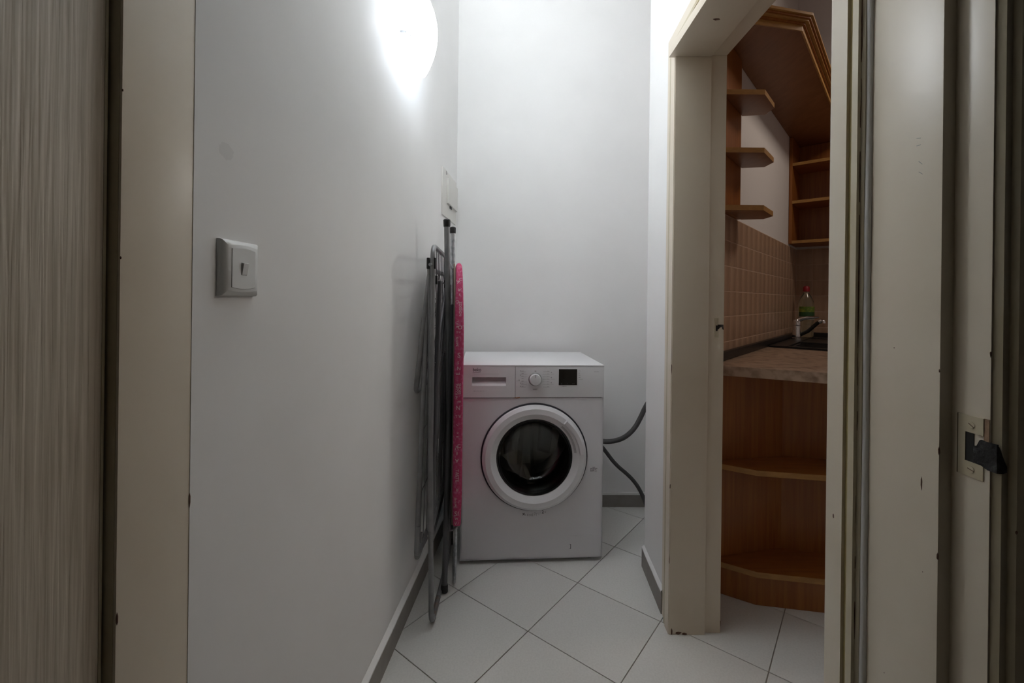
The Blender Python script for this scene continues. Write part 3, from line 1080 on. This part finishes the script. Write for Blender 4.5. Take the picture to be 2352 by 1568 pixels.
# scraped letter remains under the door
parts = [('x', 0.2650, 0.2040, 0.020, 0), ('v', 0.2755, 0.2020, 0.011, 1), ('/', 0.2850, 0.2010, 0.013, 0), ('c', 0.2910, 0.2000, 0.015, 1), ('o', 0.2985, 0.2000, 0.017, 1), ('|', 0.3075, 0.2015, 0.015, 1),
         ('7', 0.3140, 0.2030, 0.015, 1), ('|', 0.3230, 0.2035, 0.013, 1), ('-', 0.3290, 0.2080, 0.015, 1), ('.', 0.3330, 0.2045, 0.015, 1), ('/', 0.3390, 0.2095, 0.011, 1), ('2', 0.3735 - 0.026, 0.2100, 0.018, 0), ('-', 0.3600, 0.2120, 0.017, 0)]
for ink, key in ((0, 'dark_print'), (1, 'print')):
    bb = BM()
    for s, x, z, size, k in parts:
        if k != ink:
            continue
        tb = text_bm(s, size, 0.0004)
        mp = {}
        for v in tb.verts:
            mp[v.index] = bb.verts.new((x + v.co.x, f0 - 0.0006, z + v.co.y))
        for f in tb.faces:
            try:
                bb.faces.new([mp[v.index] for v in f.verts])
            except ValueError:
                pass
        tb.free()
    mk('scraped_lettering', bb, M[key], washer, kind='stuff')
for x, y in ((0.05, 0.05), (WW - 0.05, 0.05), (0.05, WD - 0.05), (WW - 0.05, WD - 0.05)):
    b = BM()
    lathe(b, [(0.0001, 0.0), (0.022, 0.0), (0.022, 0.008), (0.012, 0.010), (0.012, 0.017)], 18, axis='Z', centre=(x, y, 0))
    mk('foot', b, M['black'], washer)

# hoses
b = BM()
hp = [(0.30, 2.385, 0.40), (0.45, 2.375, 0.376), (0.511, 2.36, 0.372), (0.5506, 2.36, 0.3765), (0.590, 2.36, 0.388), (0.6197, 2.36, 0.406), (0.648, 2.36, 0.432), (0.6699, 2.36, 0.462), (0.692, 2.36, 0.505), (0.712, 2.36, 0.552), (0.735, 2.355, 0.595), (0.775, 2.345, 0.635), (0.83, 2.33, 0.66)]
hp = rounded(hp, 0.03, 3)
tube(b, hp, 0.0128, 12)
dh = mk('drain_hose', b, M['hose'])
dh['label'] = 'thicker grey drain hose curving up from behind the washing machine'
dh['category'] = 'hose'
b = BM()
hp = [(0.36, 2.385, 0.46), (0.44, 2.375, 0.400), (0.507, 2.36, 0.322), (0.540, 2.36, 0.278), (0.5755, 2.36, 0.240), (0.611, 2.36, 0.212), (0.6456, 2.36, 0.181), (0.678, 2.36, 0.142), (0.7045, 2.36, 0.095), (0.722, 2.355, 0.045), (0.735, 2.345, 0.012), (0.77, 2.33, 0.0115)]
tube(b, rounded(hp, 0.03, 3), 0.0102, 12)
ih = mk('inlet_hose', b, M['hose'])
ih['label'] = 'thinner grey hose running down to the floor beside the washing machine'
ih['category'] = 'hose'
st = thing('pipe_fitting', 'small pale pipe fitting on the floor half hidden behind the alcove corner', 'fitting', loc=(0.718, 2.275, 0))
b = BM()
lathe(b, [(0.0001, 0.0), (0.019, 0.0), (0.019, 0.012), (0.013, 0.016), (0.013, 0.034), (0.017, 0.036), (0.017, 0.046), (0.0001, 0.048)], 18, axis='Z')
mk('body', b, M['pipe'], st)
b = BM()
lathe(b, [(0.0195, 0.002), (0.021, 0.004), (0.021, 0.009), (0.0195, 0.011)], 18, axis='Z')
mk('collar', b, M['rusty'], st)

# ------------------------------------------------------------------ folded drying rack
rack = thing('drying_rack', 'grey metal clothes drying rack folded flat and leaning by the left wall', 'drying rack', loc=(-0.262, 1.75, 0))
TR = 0.0088


def xs_(x, y):
    return x - 0.045 * (y - 1.5)


YN, YF = 1.497, 1.97
b = BM()
loop = rounded([(-0.268, YN, 0.33), (-0.268, YN, 1.303), (xs_(-0.268, YF), YF, 1.303), (xs_(-0.268, YF), YF, 0.33)], 0.045, 6, closed=True)
tube(b, loop, TR, 10, closed=True)
mk('centre_frame', b, M['steel'], rack, world=True)
for k in range(9):
    y = 1.530 + k * 0.050
    b = BM()
    tube(b, [(xs_(-0.266, y), y, 0.335), (xs_(-0.266, y), y, 1.299)], 0.0019, 6)
    mk('wire', b, M['wire'], rack, world=True)
for z in (1.135, 1.08, 1.03, 0.90, 0.70, 0.52):
    b = BM()
    tube(b, [(-0.268, YN, z - 0.012), (xs_(-0.268, YF), YF, z)], 0.0017, 6)
    mk('cross_wire', b, M['wire'], rack, world=True)
b = BM()
tube(b, [(-0.2585, 1.515, 1.188), (-0.267, 1.77, 1.183), (-0.276, 1.96, 1.18)], 0.0030, 8)
mk('spreader_rod', b, M['dsteel'], rack, world=True)
for (x, y, z, hz) in ((-0.2585, 1.512, 1.188, 0.015), (-0.266, 1.77, 1.182, 0.016), (-0.2835, 1.50, 1.243, 0.019), (-0.2625, 1.50, 1.243, 0.019)):
    b = BM()
    box(b, x - 0.005, x + 0.005, y - 0.010, y + 0.010, z - hz, z + hz)
    mk('plastic_clip', b, M['black'], rack, world=True, bevel=0.003)
b = BM()
lathe(b, [(0.0001, -0.0125), (0.005, -0.0120), (0.006, -0.009), (0.006, 0.0)], 14, centre=(-0.2735, 1.488, 1.238))
mk('hinge_bolt', b, M['galv'], rack, world=True)
# leg frame that stands on the floor
b = BM()
pa = rounded([(-0.280, 1.503, 1.255), (-0.262, 1.515, 0.0090), (-0.262, 1.96, 0.0090), (-0.288, 1.97, 1.22)], 0.05, 7)
tube(b, pa, 0.0088, 10)
leg = mk('leg_frame', b, M['steel'], rack, world=True)
b = BM()
tube(b, [(-0.2622, 1.547, 0.0092), (-0.2622, 1.66, 0.0092)], 0.0092, 8)
mk('worn_patch', b, M['rusty'], leg, world=True)
b = BM()
lathe(b, [(0.0001, -0.0105), (0.003, -0.0100), (0.004, -0.008), (0.004, 0.0)], 12, centre=(-0.2665, 1.510, 0.447))
mk('rivet', b, M['galv'], leg, world=True)
b = BM()
pa = rounded([(-0.250, 1.535, 1.185), (-0.268, 1.530, 0.30), (-0.286, 1.955, 0.30), (-0.276, 1.955, 1.185)], 0.05, 7)
tube(b, pa, 0.0085, 10)
mk('leg_frame', b, M['dsteel'], rack, world=True)
b = BM()
tube(b, [(-0.266, 1.78, 1.165), (-0.262, 1.60, 1.00), (-0.262, 1.53, 0.90)], 0.006, 8)
tube(b, [(-0.272, 1.84, 1.165), (-0.268, 1.68, 0.92), (-0.264, 1.60, 0.62)], 0.006, 8)
mk('brace', b, M['dsteel'], rack, world=True)
b = BM()
tube(b, [(-0.262, 1.53, 0.80), (-0.266, 1.68, 0.855), (-0.272, 1.80, 0.90)], 0.0055, 8)
mk('brace', b, M['dsteel'], rack, world=True)


def wing(xt, xb, zt, zb):
    b = BM()

    def q(x, y):
        return x - (0.03 if x > -0.30 else 0.004) * (y - 1.5)
    lp = rounded([(q(xt, 1.505), 1.505, zt), (q(xb, 1.495), 1.495, zb), (q(xb, 1.99), 1.99, zb), (q(xt, 1.99), 1.99, zt)], 0.040, 7, closed=True)
    tube(b, lp, 0.0085, 10, closed=True)
    w = mk('wing', b, M['steel'], rack, world=True)
    for k in range(7):
        y = 1.545 + k * 0.065
        b = BM()
        tube(b, [(q(xt, y), y, zt), (q(xb, y), y, zb)], 0.0017, 6)
        mk('wire', b, M['wire'], w, world=True)
    for k in range(1, 4):
        t = k / 4
        z, x = zt + (zb - zt) * t, xt + (xb - xt) * t
        b = BM()
        tube(b, [(q(x, 1.497), 1.497, z), (q(x, 1.99), 1.99, z + 0.004)], 0.0017, 6)
        mk('cross_wire', b, M['wire'], w, world=True)
    return w


wing(-0.2790, -0.3215, 1.225, 0.806)
w2 = wing(-0.2877, -0.3120, 1.10, 0.240)
b = BM()
tube(b, rounded([(-0.3055, 1.493, 0.36), (-0.3090, 1.490, 0.262), (-0.300, 1.60, 0.262)], 0.02, 4), 0.0088, 8)
tube(b, [(-0.2965, 1.500, 0.30), (-0.2965, 1.500, 0.335)], 0.004, 8)
mk('end_sleeve', b, M['steel'], w2, world=True)

# ------------------------------------------------------------------ ironing board
iw = Vector((-0.152, 0.988, 0)).normalized()         # along the board's width, away from the camera
iu = Vector((0.988, 0.152, 0)).normalized()          # out of its padded face, to the right
I0 = Vector((-0.1945, 1.650, 0))
im = Matrix((iu, iw, Vector((0, 0, 1)))).transposed().to_4x4()
im = Matrix.Translation(I0) @ im                    # local x: face normal, y: width, z: up
iron = thing('ironing_board', 'folded ironing board in a pink lettered cover standing on end beside the washing machine', 'ironing board', mw=im)
ZB0, ZB1, BWD = 0.268, 1.268, 0.285


def edge_w(z):
    """near edge of the outline at height z"""
    if z < ZB0 + 0.03:
        t = (ZB0 + 0.03 - z) / 0.03
        return 0.03 * (1 - math.sqrt(max(0, 1 - t * t)))
    if z < 0.92:
        return 0.0
    t = (z - 0.92) / (ZB1 - 0.92)
    return 0.142 * (1 - math.sqrt(max(0.0, 1 - t ** 2.6)))


zs = [ZB0 + 0.0001, ZB0 + 0.004, ZB0 + 0.012, ZB0 + 0.03, 0.40, 0.60, 0.80, 0.92, 1.0, 1.06, 1.11, 1.15, 1.18, 1.205, 1.225, 1.240, 1.250, 1.256, 1.261, 1.2645, 1.2665, ZB1]
outline = [(edge_w(z), z) for z in zs] + [(BWD - edge_w(z), z) for z in zs[::-1]]
cprof = [(0.0, 0.0105), (0.0012, 0.0130), (0.004, 0.0148), (0.010, 0.0158), (0.020, 0.0162)]


def thick(z):
    t = 1.12 if z < 1.02 else 1.12 - 0.36 * (z - 1.02) / (ZB1 - 1.02)
    if z > ZB1 - 0.018:
        t *= math.sqrt(max(0.02, 1 - ((z - ZB1 + 0.018) / 0.018) ** 2))
    if z < ZB0 + 0.10:
        t *= 0.80 + 0.20 * (z - ZB0) / 0.10
    return t


def slab(bm, outl, prof, x_c):
    """outline (w, z) with rounded edge profile (inset, half thickness)"""
    n = len(outl)
    cw = BWD / 2
    rings = []
    for sgn, seq in ((-1, prof[::-1]), (1, prof)):
        for ins, hx in seq:
            ring = []
            for i, (w, z) in enumerate(outl):
                a, c = Vector(outl[i - 1]), Vector(outl[(i + 1) % n])
                t = c - a
                nn = Vector((t.y, -t.x))
                if nn.length < 1e-9:
                    nn = Vector((cw - w, 0.77 - z))
                nn.normalize()
                if nn.dot(Vector((cw - w, 0.77 - z))) < 0:
                    nn = -nn
                p = Vector((w, z)) + nn * ins
                ring.append(bm.verts.new((x_c + sgn * hx * thick(p.y), p.x, p.y)))
            rings.append(ring)
    for A_, B2 in zip(rings, rings[1:]):
        for i in range(n):
            f = bm.faces.new((A_[i], A_[(i + 1) % n], B2[(i + 1) % n], B2[i]))
            f.smooth = True
    bm.faces.new(rings[0][::-1])
    bm.faces.new(rings[-1])


b = BM()
slab(b, outline, cprof, 0.0)
cover = mk('padded_cover', b, M['pink'], iron)
b = BM()
inner = [(min(max(w, 0.0), BWD), z) for w, z in outline]
for (ins, x0_, x1_) in ((0.002, -0.0200, -0.0145),):
    n = len(inner)
    lo_r, hi_r = [], []
    for w, z in inner:
        ww = w + (0.010 if w < BWD / 2 else -0.010)
        zz = min(max(z, ZB0 + 0.003), ZB1 - 0.004)
        lo_r.append(b.verts.new((x0_, ww, zz)))
        hi_r.append(b.verts.new((x1_, ww, zz)))
    for i in range(n):
        b.faces.new((lo_r[i], lo_r[(i + 1) % n], hi_r[(i + 1) % n], hi_r[i]))
    b.faces.new(lo_r[::-1])
    b.faces.new(hi_r)
mk('board_base', b, M['felt'], iron)

# lettering on the near edge of the cover: (text, z centre, x offset, size, turned, bold)
words = [
    ('/', 1.249, 0.004, 0.016, 90), ('\'', 1.228, 0.006, 0.014, 0), ('C', 1.199, 0.0055, 0.017, -8), ('A', 1.190, -0.0045, 0.020, -68), ('R', 1.158, -0.003, 0.0145, 165), ('I', 1.160, 0.006, 0.012, -20),
    ('S', 1.140, 0.001, 0.012, 0), ('EDESIGN', 1.086, 0.0035, 0.0135, -90), ('O', 1.113, -0.0075, 0.018, 0), ('O', 1.018, 0.0025, 0.020, 0), ('T E R', 1.030, -0.0072, 0.0125, -90),
    ('O V', 1.000, -0.003, 0.010, 0), ('SHAPE', 0.965, -0.0068, 0.0125, -90), (':', 0.972, 0.004, 0.016, 0), ('S', 0.915, 0.000, 0.026, 0), ('S', 0.887, -0.002, 0.014, 0),
    ('N', 0.866, 0.000, 0.018, 180), ('E', 0.846, -0.003, 0.019, 90), ('SHOES', 0.790, 0.0035, 0.0140, -90), ('DECOUN', 0.779, -0.0070, 0.0135, -90), ('E', 0.742, 0.003, 0.017, -90),
    ('N', 0.720, -0.001, 0.022, 0), ('R U', 0.688, -0.002, 0.015, 180), ('/', 0.657, -0.005, 0.023, 65), ('E', 0.612, -0.002, 0.012, -90), ('w', 0.626, -0.001, 0.010, 0),
    ('\u039b', 0.571, -0.0035, 0.022, 0), ('O', 0.578, 0.0055, 0.021, -8), ('II', 0.551, -0.003, 0.014, 0), ('A', 0.523, -0.0025, 0.020, 180), ('TASTE', 0.468, -0.001, 0.0165, -90),
    ('R', 0.415, -0.001, 0.0155, 180), ('SHAPE', 0.368, -0.0065, 0.0130, -90), (': ,', 0.372, 0.005, 0.012, -90), ('I', 0.327, 0.004, 0.022, -6), ('S', 0.327, -0.0045, 0.024, 0), ('W', 0.308, -0.002, 0.012, 0), ('V /', 0.290, -0.001, 0.014, 0),
]
for s, z, x, size, rot in words:
    tb = text_bm(s, size, 0.00018)
    xs2 = [v.co.x for v in tb.verts]
    ys2 = [v.co.y for v in tb.verts]
    if not xs2:
        tb.free()
        continue
    mx, my = (min(xs2) + max(xs2)) / 2, (min(ys2) + max(ys2)) / 2
    ra = R(rot)
    dz = 0.004
    tang = Vector((0, edge_w(z + dz) - edge_w(z - dz), 2 * dz)).normalized()
    x *= thick(z)
    cen = Vector((x, edge_w(z) - 0.0012, z))
    for v in tb.verts:
        u_, w_ = v.co.x - mx, v.co.y - my
        u2, w2_ = u_ * math.cos(ra) - w_ * math.sin(ra), u_ * math.sin(ra) + w_ * math.cos(ra)
        p = cen + Vector((1, 0, 0)) * u2 + tang * w2_
        ex = abs(p.x)
        # wrap round the rounded edge
        if ex > 0.0095:
            p.y += (ex - 0.0095) * 0.9
        v.co = p
    mk('lettering', tb, M['letter'], cover)

# legs
LR = 0.0112


def leg_tube(name, p, q_, m, cap_at=None):
    b = BM()
    tube(b, [p, q_], LR, 12)
    o_ = mk(name, b, m, iron, world=True)
    if cap_at is not None:
        e_, f_ = (Vector(p), Vector(q_)) if cap_at == 0 else (Vector(q_), Vector(p))
        d_ = (f_ - e_).normalized()
        b = BM()
        tube(b, [e_ - d_ * 0.0045, e_ - d_ * 0.003, e_, e_ + d_ * 0.022, e_ + d_ * 0.026], [0.0075, 0.0115, 0.0142, 0.0135, 0.0125], 14)
        mk('end_cap', b, M['black'], o_, world=True)
    return o_


leg_tube('leg', (-0.2560, 1.72, 1.428), (-0.2370, 1.775, 0.36), M['steel'], 0)
leg_tube('leg', (-0.2770, 2.05, 1.450), (-0.2620, 2.03, 0.36), M['galv'], 0)
leg_tube('leg', (-0.2455, 1.700, 0.0046), (-0.2330, 1.745, 1.10), M['dsteel'], 0)
leg_tube('leg', (-0.2620, 2.035, 0.0046), (-0.2640, 2.02, 1.10), M['dsteel'], 0)
for (p, q_) in (((-0.2535, 1.727, 1.262), (-0.2740, 2.047, 1.265)), ((-0.2375, 1.77, 0.37), (-0.262, 2.03, 0.37)), ((-0.233, 1.744, 1.09), (-0.264, 2.02, 1.09))):
    b = BM()
    tube(b, [p, q_], 0.006, 8)
    mk('cross_bar', b, M['dsteel'], iron, world=True)
# iron rest: a bent rod at the tail that reaches the floor
b = BM()
pa = [I0 + iw * w_ + Vector((0, 0, z)) + iu * x for x, w_, z in ((-0.004, 0.050, 0.275), (-0.001, 0.055, 0.20), (-0.004, 0.090, 0.0060), (-0.004, 0.200, 0.0060), (-0.002, 0.230, 0.20), (-0.004, 0.232, 0.275))]
tube(b, rounded(pa, 0.03, 6), 0.0055, 10)
mk('iron_rest', b, M['galv'], iron, world=True)
b = BM()
pa = [I0 + iw * w_ + Vector((0, 0, z)) + iu * x for x, w_, z in ((-0.026, 0.02, 0.30), (-0.030, 0.02, 0.255), (-0.014, 0.03, 0.250), (0.002, 0.04, 0.262))]
tube(b, rounded(pa, 0.02, 5), 0.0035, 8)
mk('tail_hook', b, M['dsteel'], iron, world=True)

# ------------------------------------------------------------------ kitchen: corner base unit
base_u = thing('base_cabinet', 'open oak base cabinet with angled corner shelves under the worktop', 'cabinet', loc=(1.0, 1.72, 0))
front = [(0.80, 1.718), (0.919, 1.646), (1.129, 1.611), (1.40, 1.566)]
backl = [(1.42, 1.735), (1.22, 1.775), (1.105, 1.805), (0.80, 1.735)]


def off(pts, d):
    out = []
    for i, p in enumerate(pts):
        a = Vector(pts[max(i - 1, 0)])
        c = Vector(pts[min(i + 1, len(pts) - 1)])
        t = (c - a).normalized()
        out.append((p[0] + t.y * d, p[1] - t.x * d))
    return out


b = BM()
prism(b, off(front, -0.006) + [(1.40, 1.60), (0.80, 1.735)], 0.0, 0.104)
mk('plinth', b, M['wood'], base_u, world=True)
for nm, zt in (('bottom_shelf', 0.128), ('middle_shelf', 0.503)):
    b = BM()
    prism(b, off(front, 0.004) + backl, zt - 0.020, zt)
    sh = mk(nm, b, M['woodh'], base_u, world=True, bevel=0.001)
    b = BM()
    prism(b, off(front, 0.0052) + off(front, 0.003)[::-1], zt - 0.0202, zt - 0.0004)
    mk('edge_band', b, M['edge'], sh, world=True)
b = BM()
prism(b, [(0.80, 1.737), (1.105, 1.806), (1.105, 1.824), (0.80, 1.755)], 0.0, 0.848)
mk('back_panel', b, M['wood'], base_u, world=True)
b = BM()
prism(b, [(1.105, 1.806), (1.22, 1.776), (1.42, 1.736), (1.42, 1.755), (1.22, 1.794), (1.105, 1.824)], 0.0, 0.848)
prism(b, [(1.42, 1.736), (1.40, 1.562), (1.418, 1.560), (1.438, 1.745)], 0.0, 0.848)
mk('side_panel', b, M['wood'], base_u, world=True)

# cabinet front that closes the run under the worktop
b = BM()
prism(b, [(1.385, 1.575), (1.40, 1.562), kp(TE - 0.02, 0.585), kp(TE - 0.02, 0.567)], 0.10, 0.848)
mk('front_panel', b, M['wood'], base_u, world=True)
b = BM()
prism(b, [(1.37, 1.62), (1.385, 1.607), kp(TE - 0.02, 0.535), kp(TE - 0.02, 0.517)], 0.0, 0.10)
mk('plinth', b, M['wood'], base_u, world=True)

# worktop
wt = [kp(-0.13, 0.006), (0.792, 1.664), (0.895, 1.614), (1.083, 1.520), (1.31, 1.40), (2.05, 2.24), kp(TE, 0.62), kp(TE, 0.006)]
b = BM()
prism(b, wt, 0.849, 0.886)
worktop = mk('worktop', b, M['counter'], bevel=0.003)
worktop['label'] = 'brown stone-patterned worktop running along the tiled kitchen wall'
worktop['category'] = 'worktop'
b = BM()
prism(b, [kp(-0.13, 0.010), kp(TE, 0.010), kp(TE, 0.032), kp(-0.13, 0.028)], 0.886, 0.922)
mk('upstand', b, M['sink'], worktop, world=True, bevel=0.004)
b = BM()
prism(b, [kp(TE - 0.011, 0.03), kp(TE - 0.011, 0.62), kp(TE - 0.032, 0.62), kp(TE - 0.032, 0.03)], 0.886, 0.922)
mk('upstand', b, M['sink'], worktop, world=True, bevel=0.004)

# sink
s0, s1, d0, d1 = 0.705, 1.55, 0.034, 0.50
kd = Vector((D.x, D.y, 0))
kn = Vector((N.x, N.y, 0))
km = Matrix((kd, kn, Vector((0, 0, 1)))).transposed().to_4x4()
# D x N points down, so use N x D order: local x out of the wall, y along it
km = Matrix((kn, kd, Vector((0, 0, 1)))).transposed().to_4x4()
p = kp(s0, d0)
sink = thing('sink', 'black inset kitchen sink set in the brown worktop', 'sink', mw=Matrix.Translation((p[0], p[1], 0.886)) @ km)
LX, LYs = d1 - d0, s1 - s0
b = BM()
# rim with two openings: drainer left shallow, basin right
box(b, 0, 0.085, 0, LYs, 0, 0.010)
box(b, LX - 0.045, LX, 0, LYs, 0, 0.010)
box(b, 0.085, LX - 0.045, 0, 0.045, 0, 0.010)
box(b, 0.085, LX - 0.045, LYs - 0.045, LYs, 0, 0.010)
box(b, 0.085, LX - 0.045, 0.36, 0.40, 0, 0.010)
mk('rim', b, M['sink'], sink, bevel=0.003)
b = BM()
box(b, 0.085, LX - 0.045, 0.045, 0.36, 0.0002, 0.003)
for k in range(7):
    box(b, 0.10, LX - 0.06, 0.075 + k * 0.04, 0.083 + k * 0.04, 0.003, 0.006)
mk('drainer', b, M['sink'], sink)
b = BM()
x0_, x1_, y0_, y1_ = 0.085, LX - 0.045, 0.40, LYs - 0.045
v = [b.verts.new(q_) for q_ in ((x0_, y0_, 0.006), (x1_, y0_, 0.006), (x1_, y1_, 0.006), (x0_, y1_, 0.006), (x0_ + 0.02, y0_ + 0.02, 0.0012), (x1_ - 0.02, y0_ + 0.02, 0.0012), (x1_ - 0.02, y1_ - 0.02, 0.0012), (x0_ + 0.02, y1_ - 0.02, 0.0012))]
for i in range(4):
    b.faces.new((v[i], v[(i + 1) % 4], v[4 + (i + 1) % 4], v[4 + i]))
b.faces.new(v[4:])
mk('basin', b, M['sink'], sink)

# faucet
p = kp(1.29, 0.070)
fa = thing('faucet', 'chrome kitchen mixer tap with a black spout on the sink', 'faucet', mw=Matrix.Translation((p[0], p[1], 0.896)) @ km)
b = BM()
lathe(b, [(0.0001, 0.0), (0.027, 0.0), (0.027, 0.006), (0.0235, 0.009), (0.0235, 0.080), (0.0225, 0.082), (0.0001, 0.082)], 24, axis='Z')
mk('body', b, M['chrome'], fa)
b = BM()
lathe(b, [(0.0235, 0.083), (0.0245, 0.090), (0.023, 0.108), (0.016, 0.120), (0.0001, 0.124)], 24, axis='Z')
mk('cap', b, M['chrome'], fa)
b = BM()
tube(b, [(0.0, 0.0, 0.112), (0.03, 0.002, 0.128), (0.065, 0.004, 0.136), (0.115, 0.006, 0.139)], [0.014, 0.012, 0.009, 0.006], 10)
mk('lever', b, M['chrome'], fa)
b = BM()
tube(b, [(0.012, 0, 0.022), (0.06, 0.0, 0.052), (0.09, 0.0, 0.084), (0.106, 0.0, 0.102), (0.118, 0.0, 0.112)], 0.0105, 12)
mk('spout', b, M['black'], fa)
b = BM()
tube(b, [(0.114, 0, 0.111), (0.128, 0.0, 0.118), (0.138, 0.0, 0.116), (0.139, 0.0, 0.104)], 0.0120, 12)
mk('spout_tip', b, M['chrome'], fa)

# dish soap bottle
p = kp(1.515, 0.088)
bt = thing('soap_bottle', 'clear dish soap bottle with a red cap and green label behind the tap', 'bottle', loc=(p[0], p[1], 0.897))
b = BM()
lathe(b, [(0.0001, 0.0), (0.040, 0.0), (0.044, 0.006), (0.044, 0.06), (0.040, 0.075), (0.040, 0.10), (0.046, 0.125), (0.046, 0.200), (0.041, 0.235), (0.028, 0.268), (0.018, 0.285), (0.015, 0.292), (0.015, 0.300), (0.0001, 0.300)], 32, axis='Z')
mk('bottle_body', b, M['bottle'], bt)
b = BM()
lathe(b, [(0.0001, 0.300), (0.0165, 0.298), (0.0195, 0.300), (0.0190, 0.326), (0.013, 0.334), (0.0001, 0.335)], 24, axis='Z')
mk('cap', b, M['redcap'], bt)
a0_, a1_ = R(180), R(340)
for nm, m_, za, zb in (('label', M['label'], 0.165, 0.200), ('label_band', M['dlabel'], 0.135, 0.165), ('label_foot', M['wlabel'], 0.115, 0.135)):
    b = BM()
    lathe(b, [(0.0466, za), (0.0466, zb)], 20, a0_, a1_, axis='Z')
    mk(nm, b, m_, bt)

# wall shelf with three angled shelves
ws = thing('wall_shelf', 'oak corner wall shelf with three angled shelves above the tiles', 'shelf', loc=(0.95, 1.95, 1.48))
b = BM()
prism(b, [kp(-0.20, 0.001), kp(0.188, 0.001), kp(0.188, 0.018), kp(-0.20, 0.018)], 1.492, 2.198)
mk('back_board', b, M['wood'], ws, world=True, bevel=0.0008)
spoly = [(0.806, 1.785), (0.812, 1.776), (1.0, 1.774), (1.109, 1.896), (1.109, 1.966), kp(0.195, 0.019), kp(-0.02, 0.019)]
for z in (1.492, 1.722, 1.954):
    b = BM()
    prism(b, spoly, z, z + 0.020)
    sh = mk('shelf', b, M['wooddark'], ws, world=True, bevel=0.0008)
    b = BM()
    ep = spoly[:5]
    prism(b, off(ep, 0.0012) + off(ep, -0.001)[::-1], z + 0.0003, z + 0.0203)
    mk('edge_band', b, M['edge'], sh, world=True)

# canopy panel with stepped moulding above
cn = thing('canopy_panel', 'large oak canopy panel with stepped cornice moulding above the kitchen worktop', 'canopy', loc=(1.2, 2.0, 2.2))
cf = [(0.80, 1.69), (0.9234, 1.7086), (1.129, 1.7488), kp(TE, 0.27)]
b = BM()
prism(b, cf + [kp(TE, 0.001), kp(-0.2, 0.001)], 2.2, 2.222)
mk('panel', b, M['wooddark'], cn, world=True)


def strip(name, o0_, o1_, z0_, z1_, m_):
    b = BM()
    prism(b, off(cf, o1_) + off(cf, o0_)[::-1], z0_, z1_)
    mk(name, b, m_, cn, world=True, bevel=0.001)


strip('front_lip', -0.004, 0.002, 2.194, 2.216, M['edge'])
strip('moulding', 0.0, 0.010, 2.216, 2.224, M['wood'])
strip('moulding', 0.0, 0.022, 2.224, 2.231, M['edge'])
strip('moulding', 0.0, 0.029, 2.231, 2.240, M['wood'])
strip('moulding', 0.0, 0.037, 2.240, 2.250, M['edge'])

# open wall cabinet at the end wall
wc = thing('wall_cabinet', 'open oak wall cabinet with shelves on the kitchen end wall', 'cabinet', loc=(1.95, 2.95, 1.52))
T0 = 1.400
b = BM()
prism(b, [kp(T0, 0.002), kp(TE - 0.012, 0.002), kp(TE - 0.012, 0.020), kp(T0, 0.020)], 1.506, 2.198)
mk('side_panel', b, M['wood'], wc, world=True, bevel=0.0008)
b = BM()
prism(b, [kp(TE - 0.014, 0.020), kp(TE - 0.014, 0.9), kp(TE - 0.006, 0.9), kp(TE - 0.006, 0.020)], 1.506, 2.198)
mk('back_panel', b, M['wood'], wc, world=True)
for nm, z in (('bottom_board', 1.506), ('shelf', 1.765), ('shelf', 2.010)):
    b = BM()
    prism(b, [kp(T0 + 0.002, 0.020), kp(T0 + 0.002, 0.9), kp(TE - 0.014, 0.9), kp(TE - 0.014, 0.020)], z, z + 0.018)
    sh = mk(nm, b, M['woodh'], wc, world=True)
    b = BM()
    prism(b, [kp(T0, 0.020), kp(T0, 0.9), kp(T0 + 0.003, 0.9), kp(T0 + 0.003, 0.020)], z - 0.0003, z + 0.0183)
    mk('edge_band', b, M['edge'], sh, world=True)
